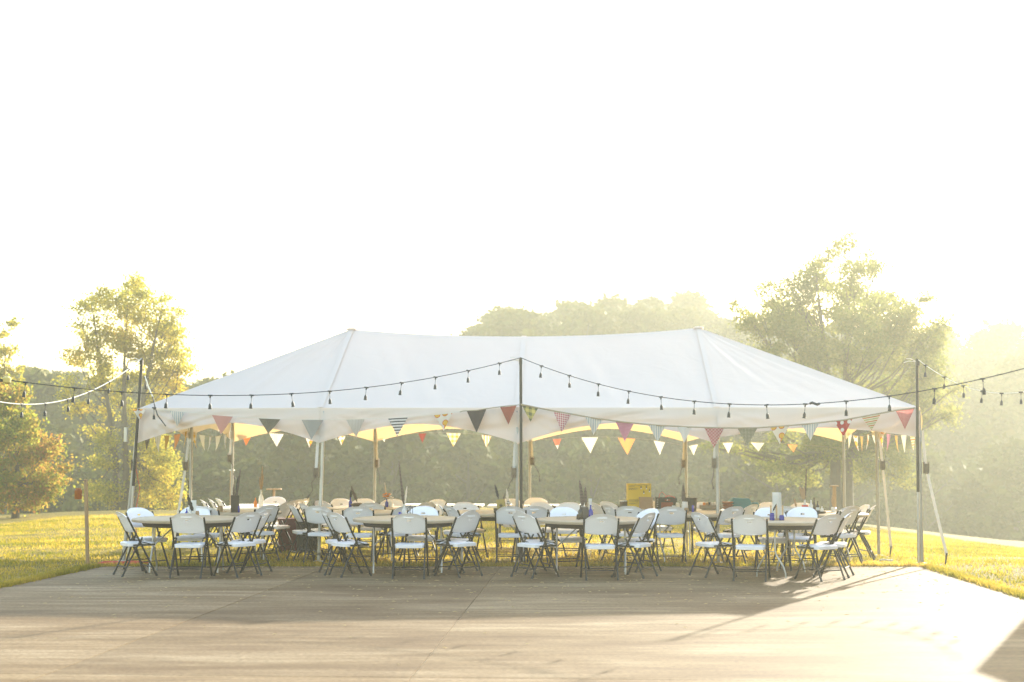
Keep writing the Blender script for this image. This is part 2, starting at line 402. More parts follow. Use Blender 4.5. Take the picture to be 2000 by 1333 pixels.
def concrete_mat():
    m, t, b = newmat("concrete")
    tc = node(t, "ShaderNodeTexCoord")
    def nz(scale, sx, sy, det=5, dist=0):
        mp = node(t, "ShaderNodeMapping"); mp.inputs["Scale"].default_value = (sx, sy, 1)
        n = node(t, "ShaderNodeTexNoise"); n.inputs["Scale"].default_value = scale; n.inputs["Detail"].default_value = det; n.inputs["Distortion"].default_value = dist
        t.links.new(tc.outputs["Object"], mp.inputs[0]); t.links.new(mp.outputs[0], n.inputs["Vector"]); return n.outputs[0]
    a = nz(1.0, .35, 1.1, 10, .8); s = nz(1.0, .7, 7.0, 10, .5); f = nz(22, 1, 2.2, 10); fine = nz(1.0, 4, 60, 8)
    c1 = node(t, "ShaderNodeValToRGB"); e = c1.color_ramp.elements
    e[0].position = .36; e[0].color = (.15, .094, .040, 1); e[1].position = .68; e[1].color = (.38, .305, .20, 1)
    x = e.new(.5); x.color = (.235, .165, .088, 1)
    av = node(t, "ShaderNodeMath", operation='MULTIPLY_ADD'); av.inputs[1].default_value = .55; t.links.new(a, av.inputs[0])
    sv = node(t, "ShaderNodeMath", operation='MULTIPLY'); sv.inputs[1].default_value = .45; t.links.new(s, sv.inputs[0]); t.links.new(sv.outputs[0], av.inputs[2])
    t.links.new(av.outputs[0], c1.inputs[0])
    st = nz(1.0, .25, .9, 8, 1.2)
    c4 = node(t, "ShaderNodeValToRGB"); e = c4.color_ramp.elements; e[0].position = .44; e[0].color = (1, 1, 1, 1); e[1].position = .60; e[1].color = (.62, .53, .42, 1)
    t.links.new(st, c4.inputs[0])
    m0 = node(t, "ShaderNodeMix", data_type='RGBA', blend_type='MULTIPLY'); m0.inputs[0].default_value = .5
    t.links.new(c1.outputs[0], m0.inputs[6]); t.links.new(c4.outputs[0], m0.inputs[7])
    oi = node(t, "ShaderNodeObjectInfo")
    m1 = node(t, "ShaderNodeMix", data_type='RGBA', blend_type='MULTIPLY'); m1.inputs[0].default_value = 1
    t.links.new(m0.outputs[2], m1.inputs[6]); t.links.new(oi.outputs["Color"], m1.inputs[7])
    c2 = node(t, "ShaderNodeValToRGB"); e = c2.color_ramp.elements; e[0].position = .3; e[0].color = (.50, .45, .38, 1); e[1].position = .6; e[1].color = (1, 1, 1, 1)
    t.links.new(f, c2.inputs[0])
    c3 = node(t, "ShaderNodeValToRGB"); e = c3.color_ramp.elements; e[0].position = .3; e[0].color = (.70, .67, .63, 1); e[1].position = .65; e[1].color = (1, 1, 1, 1)
    t.links.new(fine, c3.inputs[0])
    m2 = node(t, "ShaderNodeMix", data_type='RGBA', blend_type='MULTIPLY'); m2.inputs[0].default_value = .8
    t.links.new(m1.outputs[2], m2.inputs[6]); t.links.new(c2.outputs[0], m2.inputs[7])
    m3 = node(t, "ShaderNodeMix", data_type='RGBA', blend_type='MULTIPLY'); m3.inputs[0].default_value = 1
    t.links.new(m2.outputs[2], m3.inputs[6]); t.links.new(c3.outputs[0], m3.inputs[7])
    t.links.new(m3.outputs[2], b.inputs["Base Color"])
    mr = node(t, "ShaderNodeMapRange"); mr.inputs[3].default_value = .6; mr.inputs[4].default_value = .85; t.links.new(s, mr.inputs[0])
    t.links.new(mr.outputs[0], b.inputs["Roughness"]); b.inputs["Specular IOR Level"].default_value = .14
    bu = node(t, "ShaderNodeBump"); bu.inputs["Strength"].default_value = .35; bu.inputs["Distance"].default_value = .004
    t.links.new(fine, bu.inputs["Height"]); t.links.new(bu.outputs[0], b.inputs["Normal"])
    return m
M['concrete'] = concrete_mat()

# ------------------------------------------------------------------ ground
def axis(pts):
    out = []
    for (a, b, n) in pts: out += list(np.linspace(a, b, n, endpoint=False))
    out.append(pts[-1][1]); return np.array(out)
xs = axis([(-120, -60, 12), (-60, -14, 24), (-14, 14, 140), (14, 60, 24), (60, 120, 12)])
ys = axis([(-60, 10, 10), (10, 32, 110), (32, 60, 60), (60, 150, 50), (150, 172, 4)])
XX, YY = np.meshgrid(xs, ys, indexing='ij')
ZZ = ground_z(XX, YY)
for i in range(len(xs)):
    for j in range(len(ys)):
        if 12 < ys[j] < 60 and abs(xs[i]) < 40:
            ZZ[i, j] += .02 * noise.noise(Vector((xs[i] * .9, ys[j] * .9, 0))) - .008 + (.05 * noise.noise(Vector((xs[i] * .25, ys[j] * .3, 5))) if ys[j] > 24 else 0)
pts = np.stack([XX, YY, ZZ], -1).reshape(-1, 3)
g = link("ground", grid_mesh("ground", pts.tolist(), len(xs), len(ys), M['ground'])); tag(g, kind='structure')

# concrete slab: an Empty carrying cast panels with open joints between them
SX0, SX1 = -5.98, 5.97
def left_x(Y): return -5.98 - (20.9 - Y) * .12 if Y > 17 else -6.45
def right_x(Y): return 5.97 - (20.9 - Y) * .012
slab = thing("concrete_slab", (0, 0, 0)); tag(slab, kind='structure')
def jx1(Y): return -.27 - (19 - Y) * .063 + .0
def jx2(Y): return -2.93 - (18.1 - Y) * .10
def jx3(Y): return jx1(Y) + 3.05
def jy(X): return 11.02 - X * .055
def slab_panel(fx0, fx1, y0f, y1f, tone, nx=10, ny=8):
    g_ = .006; mb = MB(); top = []
    for i in range(nx + 1):
        for j in range(ny + 1):
            t = i / nx; u = j / ny
            Yt = None
            X = 0
            for _ in range(3):
                ya = y0f(X) + g_; yb = y1f(X) - g_; Yt = ya + (yb - ya) * u
                X = fx0(Yt) + g_ + (fx1(Yt) - fx0(Yt) - 2 * g_) * t
            e = 1
            top.append((X, Yt, -.0 - (.003 if i in (0, nx) or j in (0, ny) else 0)))
    n = ny + 1
    fs = [(i*n+j, (i+1)*n+j, (i+1)*n+j+1, i*n+j+1) for i in range(nx) for j in range(ny)]
    border = [i*n for i in range(nx+1)] + [nx*n+j for j in range(1, ny+1)] + [i*n+ny for i in range(nx-1, -1, -1)] + [j for j in range(ny-1, 0, -1)]
    mb.add(top + [(top[k][0], top[k][1], -.11) for k in border], fs)
    L = len(top); nb = len(border)
    for k in range(nb):
        k2 = (k + 1) % nb
        mb.f.append((border[k], L + k, L + k2, border[k2])); mb.mi.append(0)
    o = mb.build("concrete_panel", M['concrete'], slab, smooth_=False); o.color = tone + (1,)
    return o
back = lambda X: 20.9
near = lambda X: 2.0
for (fa, fb, t1, t2) in ((left_x, jx2, (1.12, 1.1, 1.08), (1.2, 1.18, 1.12)), (jx2, jx1, (.93, .90, .86), (1.1, 1.08, 1.05)),
                         (jx1, right_x, (1.04, 1.03, 1.0), (1.12, 1.1, 1.08))):
    slab_panel(fa, fb, jy, back, t1); slab_panel(fa, fb, near, jy, t2)
# compacted strip filling the joints from below
mb = MB(); mb.box((-.2, 11.4, -.036), (12.2, 18.9, .05)); o = mb.build("joint_filler", simple("joint_sand", (.30, .24, .15), .9), slab, smooth_=False)

# straw and clippings blown on the slab
mb = MB()
for k in range(900):
    x = rnd.uniform(-5.6, 5.6); y = 20.85 - abs(rnd.gauss(0, 1)) * (3.0 if k % 3 else .35)
    if y < 10: continue
    a = rnd.gauss(0, .7); l = rnd.uniform(.006, .045); w = rnd.uniform(.0015, .0035)
    d = Vector((math.cos(a), math.sin(a), 0)) * l; n = Vector((-math.sin(a), math.cos(a), 0)) * w
    c = Vector((x, y, .003)); mb.add([c - d, c + n + Vector((0, 0, .006)), c + d, c - n], [(0, 1, 2, 3)])
o = mb.build("straw_litter", simple("straw", (.45, .35, .17), .8, var=.3, trans=.2), smooth_=False); tag(o, kind='stuff', label="straw and grass clippings scattered on the concrete", cat="straw")

# grass
def make_grass():
    n = 62000
    X = nrg.uniform(-14, 13, n * 3); Y = 15 + 30 * nrg.random(n * 3) ** 1.25
    vis = np.abs(X) < Y * .39 + .8
    lx = np.where(Y > 17, -5.98 - (20.9 - Y) * .12, -6.45); rx = 5.97 - (20.9 - Y) * .012
    out = (X < lx - .0) | (X > rx + .0) | (Y > 20.9)
    ok = vis & out
    X = X[ok][:n]; Y = Y[ok][:n]
    # a ragged fringe along the slab edge
    m = 9000
    k = nrg.integers(0, 3, m); t = nrg.random(m)
    ex = np.where(k == 0, -6 + 12 * t, np.where(k == 1, 5.97 - (20.9 - (15 + 5.9 * t)) * .012, -5.98 - (5.0 * t) * .12))
    ey = np.where(k == 0, 20.9, np.where(k == 1, 15 + 5.9 * t, 20.9 - 5.0 * t))
    off = np.abs(nrg.normal(0, .07, m))
    ex = ex + np.where(k == 1, off, np.where(k == 2, -off, 0)); ey = ey + np.where(k == 0, off, 0)
    X = np.concatenate([X, ex]); Y = np.concatenate([Y, ey])
    Z = ground_z(X, Y) - .006
    B = 3; N = len(X)
    fr = np.zeros(N); fr[-m:] = 1
    X = np.repeat(X, B); Y = np.repeat(Y, B); Z = np.repeat(Z, B); fr = np.repeat(fr, B); M_ = len(X)
    X = X + nrg.normal(0, .03, M_); Y = Y + nrg.normal(0, .03, M_)
    h = nrg.uniform(.025, .06, M_) * (1 + .5 * fr) * (1 + (Y - 20) * .012); w = nrg.uniform(.005, .010, M_) * (1 + np.clip(Y - 20, 0, 30) * .04)
    a = nrg.uniform(0, 2 * math.pi, M_); la = nrg.uniform(0, 2 * math.pi, M_); ln = nrg.uniform(.2, .9, M_) * h
    v = np.zeros((M_, 3, 3))
    v[:, 0] = np.stack([X - np.cos(a) * w, Y - np.sin(a) * w, Z], -1)
    v[:, 1] = np.stack([X + np.cos(a) * w, Y + np.sin(a) * w, Z], -1)
    v[:, 2] = np.stack([X + np.cos(la) * ln, Y + np.sin(la) * ln, Z + h], -1)
    me = bpy.data.meshes.new("lawn_grass")
    me.vertices.add(M_ * 3); me.vertices.foreach_set("co", v.reshape(-1))
    me.loops.add(M_ * 3); me.loops.foreach_set("vertex_index", np.arange(M_ * 3))
    me.polygons.add(M_); me.polygons.foreach_set("loop_start", np.arange(M_) * 3); me.polygons.foreach_set("loop_total", np.full(M_, 3))
    me.update(calc_edges=True); me.materials.append(M['grass'])
    o = link("lawn_grass", me); tag(o, kind='stuff', label="short sunlit yellow green lawn grass around the slab", cat="grass")
make_grass()

# ------------------------------------------------------------------ trees
def quads_mesh(name, C, size, mat, up=.0):
    n = len(C)
    d1 = nrg.normal(size=(n, 3)); d1 /= np.linalg.norm(d1, axis=1)[:, None]
    d2 = nrg.normal(size=(n, 3)); d2 -= (d2 * d1).sum(1)[:, None] * d1; d2 /= np.linalg.norm(d2, axis=1)[:, None]
    s = (size * nrg.uniform(.6, 1.3, n))[:, None]
    v = np.stack([C - d1 * s * .5, C + d2 * s * .33, C + d1 * s * .5, C - d2 * s * .33], 1)
    me = bpy.data.meshes.new(name); me.vertices.add(4 * n); me.vertices.foreach_set("co", v.reshape(-1))
    me.loops.add(4 * n); me.loops.foreach_set("vertex_index", np.arange(4 * n))
    me.polygons.add(n); me.polygons.foreach_set("loop_start", np.arange(n) * 4); me.polygons.foreach_set("loop_total", np.full(n, 4))
    me.update(calc_edges=True); me.materials.append(mat); return me
def blob_leaves(blobs, dens, sub, sig):
    out = []
    for (x, y, z, r) in blobs:
        k = max(4, int(sub * (r ** 2)))
        d = nrg.normal(size=(k, 3)); d /= np.linalg.norm(d, axis=1)[:, None]
        rr = r * nrg.random(k) ** .45
        c = np.array([x, y, z]) + d * rr[:, None] * np.array([1, 1, .85])
        mm = int(dens)
        p = np.repeat(c, mm, 0) + nrg.normal(size=(k * mm, 3)) * sig * nrg.uniform(.5, 1.2, (k * mm, 1)) * np.array([1.2, 1.2, .7])
        out.append(p)
    return np.concatenate(out)
def tree(name, px, Y, blobs_px, leafmat, label, cat, group=None, stems=1, leaf=.16, dens=26, sub=26, sig=.2, tr=.16, bushy=False, depth=.8, rf=1.26):
    s = FOC / Y; X0 = PX(px, Y); z0 = gz(X0, Y) - .1
    root = thing(name, (X0, Y, z0), 0, label, cat, group)
    bl = []
    cxm = np.mean([b[0] for b in blobs_px]); hw = (max(b[0] for b in blobs_px) - min(b[0] for b in blobs_px)) / 2 / s
    for (bx, by, br) in blobs_px:
        x = (bx - px) / s; z = EYE + (865 - by) / s - z0; r = br / s * rf
        lim = max(.3, math.sqrt(max(.05, 1 - min(.95, ((bx - cxm) / s / (hw + .1)) ** 2))) * hw * depth)
        bl.append((x, rnd.uniform(-lim, lim) * .8, z, r))
        if br > 26: bl.append((x + rnd.uniform(-.3, .3), rnd.uniform(-lim, lim), z + rnd.uniform(-.3, .3), r * .8))
    C = blob_leaves(bl, dens, sub, sig)
    link("crown", quads_mesh("crown", C, leaf, leafmat), root)
    mb = MB(); H = max(b[2] for b in bl)
    stemp = []
    for q in range(stems):
        off = (q - (stems - 1) / 2) * .32
        path = []
        for i in range(9):
            t = i / 8
            path.append(Vector((off + off * 3.2 * t ** 1.5 + .10 * math.sin(5 * t + q), .1 * math.cos(4 * t + q * 2), H * .9 * t)))
        stemp.append(path)
        mb.tube(path, [tr * (1 - .88 * (i / 8)) * (1.25 if i == 0 else 1) for i in range(9)], 8)
    for (x, y, z, r) in bl:
        path = min(stemp, key=lambda p_: abs(p_[6].x - x)); 
        zs = max(.30 * H, z - .5 * abs(x) - rnd.uniform(.3, 1.2)) * (.9)
        t = min(.95, max(.05, zs / (H * .9))); i = int(t * 8); f_ = t * 8 - i
        a = path[i].lerp(path[min(8, i + 1)], f_); b_ = Vector((x, y, z))
        mid = a.lerp(b_, .5) + Vector((rnd.uniform(-.15, .15), rnd.uniform(-.15, .15), -.12 * (b_ - a).length + .1))
        r0 = max(.015, tr * (1 - .85 * t) * .34)
        mb.tube([a, a.lerp(mid, .55) , mid, mid.lerp(b_, .55) + Vector((0, 0, .05)), b_], [r0, r0 * .8, r0 * .6, r0 * .4, .010], 5)
        for k in range(3):
            e = b_ + Vector((rnd.uniform(-r, r), rnd.uniform(-r, r), rnd.uniform(-.4 * r, r)))
            mb.tube([mid.lerp(b_, .5), mid.lerp(b_, .5).lerp(e, .5) + Vector((0, 0, .06)), e], [r0 * .35, r0 * .25, .006], 4)
    mb.build("trunk", M['bark'], root)
    return root
tree("maple_tree", 240, 57, [(238,562,26),(262,556,18),(205,580,22),(165,592,22),(146,600,16),(285,585,22),(303,600,20),(332,608,15),(240,610,30),(190,635,26),(143,650,15),(300,650,30),(340,655,20),(250,668,28),(155,690,26),(200,702,24),(137,703,14),(352,700,18),(310,712,30),(258,728,24),(127,745,16),(170,752,24),(215,775,18),(333,752,22),(225,595,22),(275,625,24),(215,655,26),(185,665,22),(275,690,28),(230,740,24),(200,740,20),(290,740,22),(330,680,22),(355,720,14),(160,630,14),(180,720,22),(240,800,20),(310,820,18),(270,830,22),(130,770,12),(300,572,12),(250,546,12),(320,630,20),(150,800,20),(190,805,16),(292,785,24),(170,835,17),
  (215,862,24),(200,905,22),(190,952,24),(222,965,26),(300,862,34),(330,900,28),(298,940,36),(340,955,24),(262,905,24),(270,972,26),(322,985,20)],
  M['leaf_left'], "tall leafy maple turning yellow, standing left of the white tent against the sky", "tree", stems=3, leaf=.11, dens=32, sub=66, sig=.17, tr=.17, rf=1.16)
tree("autumn_tree", 25, 46, [(20,800,40),(60,830,36),(-5,765,34),(92,880,32),(40,900,50),(5,960,50),(90,940,38),(60,975,30),(122,915,16),(12,850,40),(-40,860,50),(-40,940,50),(30,760,18),(100,965,24)],
  M['leaf_bush'], "low round tree with reddish and yellow autumn leaves at the left edge of the lawn", "tree", stems=1, leaf=.11, dens=40, sub=60, sig=.15, tr=.12, rf=.98)
tree("thin_tree", 5, 66, [(0,690,26),(18,718,18),(-5,652,18),(24,745,16),(-20,720,30),(-25,680,24),(8,630,8)],
  M['leaf_left'], "thin tree with sparse top twigs behind the reddish tree at the left edge", "tree", stems=1, leaf=.18, dens=26, sub=30, sig=.16, tr=.10, rf=.95)
RB = [(1650,492,24),(1620,512,24),(1690,512,20),(1598,552,28),(1650,550,32),(1712,555,26),(1550,552,24),(1765,582,24),(1500,580,26),(1540,605,32),(1600,610,38),(1670,620,42),(1740,620,38),(1795,612,20),(1440,603,17),(1468,640,28),(1520,660,36),(1590,680,42),(1660,690,42),(1730,690,42),(1800,672,34),(1452,690,18),(1835,722,26),(1780,742,40),(1855,772,24),(1822,812,34),(1750,800,42),(1690,762,38),(1620,762,38),(1560,732,34),(1875,795,14),(1870,760,16),(1850,810,22),(1835,760,26),(1815,720,26),(1770,700,30),(1800,770,34),(1770,850,30),(1720,900,26),(1560,895,26),(1525,905,20),(1500,905,16),(1650,900,30),(1600,850,26),(1530,630,24),(1745,580,24),(1770,632,28),(1702,650,32),(1570,590,24),(1640,640,30),(1620,500,20),(1675,560,28),(1648,478,16),(1602,528,20),(1692,502,14),(1560,580,20),(1725,590,22),(1700,532,22),(1725,525,14),(1768,562,18),(1788,588,18),(1765,612,26),(1810,642,22),(1740,655,26),(1480,700,26),(1500,720,24),(1795,850,26),(1742,872,30),(1690,862,34),(1640,862,38),(1590,882,30),(1550,852,20),(1490,882,17),(1500,858,12),(1560,920,22),(1602,930,22),(1540,938,12),(1680,920,24),(1730,932,18),(1478,893,12),(1405,868,9),(1430,878,10),(1455,876,11),(1385,872,7)]
tree("oak_tree", 1640, 54, RB, M['leaf_right'], "largest tree, a broad hazy oak rising behind the right end of the tent", "tree", stems=2, leaf=.11, dens=32, sub=62, sig=.17, tr=.25, rf=1.22)

# far forest: a few tree shapes, every tree its own object
protos = []
for v in range(6):
    bl = []
    wd = 2.9 + .5 * (v % 3)
    for k in range(22):
        t = k / 21
        rr = wd * (math.sin(math.pi * min(1, .12 + .86 * t) ** .8) ** .7) * .62
        a = rnd.uniform(0, 6.28)
        bl.append((math.cos(a) * rr, math.sin(a) * rr, .6 + t * 8.6, rnd.uniform(.9, 1.5) * (1 - .35 * t)))
    bl.append((0, 0, 9.3, .6 + .2 * (v % 2)))
    C = blob_leaves(bl, 22, 17, .36)
    cm = quads_mesh("crown", C, .46, M['leaf_far'])
    mb = MB(); mb.tube([(0, 0, -1), (.1, 0, 3), (0, .1, 6), (.05, 0, 9)], [.22, .16, .10, .02], 6)
    for k in range(8):
        a = k * 2.4; z = 1.5 + k * .8; mb.tube([(0, 0, z), (math.cos(a) * 1, math.sin(a) * 1, z + .7), (math.cos(a) * 2.1, math.sin(a) * 2.1, z + 1.5)], [.07, .05, .015], 4)
    tm = mb.mesh("trunk", M['bark'])
    protos.append((cm, tm))
cnt = 0
FEAT = [(-60, "beyond the left picture edge"), (10, "at the left picture edge"), (90, "behind the reddish autumn tree"), (165, "beyond the thin wooden stake"), (240, "behind the maple trunk"), (340, "beyond the left side leg"),
 (438, "beyond the back left corner leg"), (533, "beyond the post with tilted board"), (622, "beyond the second front leg"), (680, "above the small blue bottle"), (730, "beyond the second back leg"), (790, "above the clear feather vase"), (835, "above the dark red pennant's table"),
 (886, "below the yellow checked pennant"), (950, "above the star block"), (1033, "beyond the centre back leg"), (1090, "right of the centre back leg"), (1145, "behind the tall barred feathers"), (1190, "left of the yellow carton"), (1245, "behind the yellow carton"), (1295, "behind the black tote bag"),
 (1340, "beyond the fourth back leg"), (1400, "beyond the fourth front leg"), (1450, "behind the teal box"), (1515, "behind the tall glass cylinder"), (1575, "behind the red ribbon vase"), (1640, "behind the oak trunk"), (1708, "beyond the right side middle leg"), (1750, "left of the right light pole"),
 (1793, "beyond the right light pole"), (1840, "beyond the right guy strap"), (1890, "right of the guy strap"), (1940, "near the right picture edge"), (1990, "at the right picture edge"), (2080, "beyond the right picture edge")]
for row, (Yr, dx, hh) in enumerate(((78, 4.4, 9.0), (88, 4.4, 10), (99, 4.4, 11.5), (111, 4.6, 12), (123, 3.4, 10), (133, 2.9, 9))):
    half = Yr * .40 + 3
    x = -half + rnd.uniform(0, 3)
    while x < half:
        Y = Yr + rnd.uniform(-3.5, 3.5); h = hh * rnd.uniform(.8, 1.18)
        z = gz(x, Y); top = float(sil_z(x, Y)) + rnd.gauss(0, .5)
        h = min(h, max(3.5, top - z))
        if row >= 4: h = max(5, min(11, top - z))
        pxx = 1000 + x / Y * FOC
        s = h / 9.9; w = s * rnd.uniform(1.0, 1.4) * (1.25 if h < 7 else 1)
        cm, tm = protos[rnd.randrange(6)]
        f_ = min(FEAT, key=lambda q: abs(q[0] - pxx))[1]
        rowname = ["nearest valley row", "second row", "third row", "fourth row", "fifth row", "ridge row"][row]
        lab = "hazy tree in the %s, %s" % (rowname, f_)
        r = thing("forest_tree", (x, Y, z), rnd.uniform(0, 6.28), lab, "tree", "hazy trees of the far wood, %s" % rowname)
        r.scale = (w, w, s)
        link("crown", cm, r); link("trunk", tm, r); cnt += 1
        x += dx * rnd.uniform(.7, 1.2)

same = {}
for o in COL.objects:
    if o.name.startswith("forest_tree") and "label" in o: same.setdefault(o["label"], []).append(o)
for lab, l in same.items():
    if len(l) > 1:
        l.sort(key=lambda o: o.location.x / o.location.y)
        for k, o in enumerate(l): o["label"] = lab + (", left one", ", right one")[k] if len(l) == 2 else lab + (", leftmost", ", middle one", ", rightmost", ", last one")[min(k, 3)]

# ------------------------------------------------------------------ tent
TW = Vector((math.cos(R(2.5)), -math.sin(R(2.5)), 0)); TD = Vector((math.sin(R(2.5)), math.cos(R(2.5)), 0)); F0 = Vector((.08, 21.87, 0))
EAVE = 2.33; PEAK = 3.80
def T(a, b, z=0): return F0 + TW * a + TD * b + Vector((0, 0, z))
tent = thing("frame_tent", (F0.x, F0.y, 0), 0, "long white canopy tent with hipped roof and scalloped edge, open on all sides", "tent")
def toL(p): return p - Vector((F0.x, F0.y, 0))
A0, A1, B1 = -5.88, 6.1, 6.1
def ridge_pt(a): 
    return T(a, 3.05, PEAK - .145 * (1 - (a / 3.05) ** 2) ** .9)
def panel(edge0, edge1, n, m, seed):
    pts = []; uv = []
    for i in range(n):
        u = i / (n - 1); p0 = edge0(u); p1 = edge1(u)
        for j in range(m):
            v = j / (m - 1); p = p0.lerp(p1, v)
            w = math.sin(math.pi * u) ** .6 * math.sin(math.pi * v) ** .6 if 0 < u < 1 and 0 < v < 1 else 0
            d = -.035 * w
            nn = noise.noise(Vector((u * 3 + seed, v * 1.2, seed * 3.1))) * .035 + noise.noise(Vector((u * 13 + seed + v * 3, v * 2.5 + u * 5, 3))) * .034 * (1 - v * .4) + noise.noise(Vector((u * 30 + v * 9, v * 6 - u * 9, seed))) * .010
            d += nn * w
            pts.append(toL(p) + Vector((0, 0, d))); uv.append((u, v))
    return link("roof_panel", grid_mesh("roof_panel", pts, n, m, M['canvas'], uv), tent)
lerpV = lambda a, b: (lambda u: a.lerp(b, u))
for side, b in ((0, -.0), (1, B1)):
    e = lambda a: T(a, b, EAVE)
    panel(lerpV(e(A0), e(-3.05)), lambda u: ridge_pt(-3.05), 26, 26, 1 + side * 10)
    panel(lerpV(e(-3.05), e(0)), lambda u: ridge_pt(-3.05 + 3.05 * u), 34, 26, 2 + side * 10)
    panel(lerpV(e(0), e(3.05)), lambda u: ridge_pt(3.05 * u), 34, 26, 3 + side * 10)
    panel(lerpV(e(3.05), e(A1)), lambda u: ridge_pt(3.05), 26, 26, 4 + side * 10)
for a, s_ in ((A0, -1), (A1, 1)):
    panel(lerpV(T(a, 0, EAVE), T(a, 3.05, EAVE)), lambda u: ridge_pt(3.05 * s_), 22, 22, 21 + s_)
    panel(lerpV(T(a, 3.05, EAVE), T(a, B1, EAVE)), lambda u: ridge_pt(3.05 * s_), 22, 22, 25 + s_)
# webbing seams laid proud of the roof
def seam(p0f, n=24):
    mb = MB(); w = .045
    prev = None
    for i in range(n):
        p = p0f(i / (n - 1)); q = p0f(min(1, i / (n - 1) + .01)) if i < n - 1 else p + (p - p0f(1 - .01)); t = (q - p).normalized(); s = t.cross(Vector((0, 0, 1))).normalized() * w
        if prev: mb.add([prev[0], prev[1], toL(p) + s + up, toL(p) - s + up], [(0, 1, 2, 3)])
        prev = (toL(p) - s + up, toL(p) + s + up)
    return mb
up = Vector((0, 0, .012))
for f_ in (lambda u: T(-3.05, 0, EAVE).lerp(ridge_pt(-3.05), u), lambda u: T(0, 0, EAVE).lerp(ridge_pt(0), u), lambda u: T(3.05, 0, EAVE).lerp(ridge_pt(3.05), u)):
    seam(f_).build("seam_webbing", M['canvas'], tent)
mb = MB()
for a in (-3.05, 3.05): mb.lathe([(.09, -.02), (.09, .008), (.06, .016), (0, .018)], toL(ridge_pt(a)) , 14)
mb.build("peak_cap", M['canvas'], tent)
# valances
def valance(p0, p1, outn, dmid, dend, seed, folds=0.0):
    n, m = 56, 16; pts = []; uv = []
    for i in range(n):
        u = i / (n - 1); p = p0.lerp(p1, u)
        arch = abs(2 * u - 1) ** 1.7
        dep = dmid + (dend - dmid) * arch
        for j in range(m):
            v = j / (m - 1); z = EAVE - dep * v
            ed = math.sin(math.pi * min(1, v * .5 + .02))
            w = (.030 * noise.noise(Vector((u * 5 + v * 1.5, v * 2, seed))) + .016 * noise.noise(Vector((u * 14 + v * 6, v * 2, seed + 9)))) * ed
            if folds:
                du = u * 3.05; an = math.atan2(v * dep + .001, du + .02); w += folds * math.sin(an * 26 + du * 1.5) * math.exp(-du * .9) * min(1, du * 3) * ed
            off = .02 + .03 * math.sin(math.pi * v * .5) + w
            pts.append(toL(Vector((p.x, p.y, 0)) + outn * off) + Vector((0, 0, z))); uv.append((u, v))
    return link("valance", grid_mesh("valance", pts, n, m, M['canvas'], uv), tent)
fr = [A0, -3.05, 0, 3.05, 6.1]
for k in range(4):
    valance(T(fr[k], 0), T(fr[k + 1], 0), -TD, (.23, .25, .24, .31)[k], (.54, .54, .56, .46)[k], k + .5, (.035, .012, .014, .012)[k])
    valance(T(fr[k], B1), T(fr[k + 1], B1), TD, .26, .52, k + 5.5)
for a, o_ in ((A0, -TW), (A1, TW)):
    for b in (0, 3.05): valance(T(a, b), T(a, b + 3.05), o_, .27, .47, 11 + b + a)
# frame of tubes
def leg_at(a, b, lean=0.0, mat='alu'):
    p = T(a - (.20 if a == A0 and b < 1 else .0), b); z0 = gz(p.x, p.y); top = T(a, b, EAVE - .05) + TW * lean
    mb = MB(); mb.tube([toL(Vector((p.x, p.y, z0 - .02))), toL(top)], .027, 12); o = mb.build("tent_leg", M[mat], tent)
    mb = MB(); mb.box(toL(Vector((p.x, p.y, z0 + .01))), (.14, .14, .012)); mb.build("foot_plate", M['silver'], o)
    mb = MB()
    zb = EAVE - .30
    mb.tube([toL(Vector((p.x, p.y, zb))) , toL(Vector((p.x, p.y, zb - .22)))], .034, 10); mb.build("leg_sleeve", M['silver'], o)
for a in fr:
    leg_at(a, 0, .06 if a == -3.05 else .0, 'silver' if a == -3.05 else 'alu'); leg_at(a, B1)
for a in (A0, A1): leg_at(a, 3.05, 0)
def pipe(p, q, r=.026, nm="frame_tube"):
    mb = MB(); mb.tube([toL(p), toL(q)], r, 8); mb.build(nm, M['alu'], tent)
e2 = EAVE - .06
for k in range(4):
    pipe(T(fr[k], .03, e2), T(fr[k + 1], .03, e2)); pipe(T(fr[k], B1 - .03, e2), T(fr[k + 1], B1 - .03, e2))
for a in (A0 + .03, A1 - .03):
    pipe(T(a, 0, e2), T(a, 3.05, e2)); pipe(T(a, 3.05, e2), T(a, B1, e2))
pk = PEAK - .09
for a in (-3.05, 3.05):
    ce_ = A1 - .03 if a > 0 else A0 + .03
    for q in (T(a, 0, e2), T(a, B1, e2), T(ce_, 0, e2), T(ce_, B1, e2), T(ce_, 3.05, e2)): pipe(q, T(a, 3.05, pk), .024, "rafter")
pipe(T(0, 0, e2), T(0, 3.05, PEAK - .26), .024, "rafter"); pipe(T(0, B1, e2), T(0, 3.05, PEAK - .26), .024, "rafter")
pipe(T(-3.05, 3.05, pk), T(0, 3.05, PEAK - .26), .026, "ridge_tube"); pipe(T(0, 3.05, PEAK - .26), T(3.05, 3.05, pk), .026, "ridge_tube")

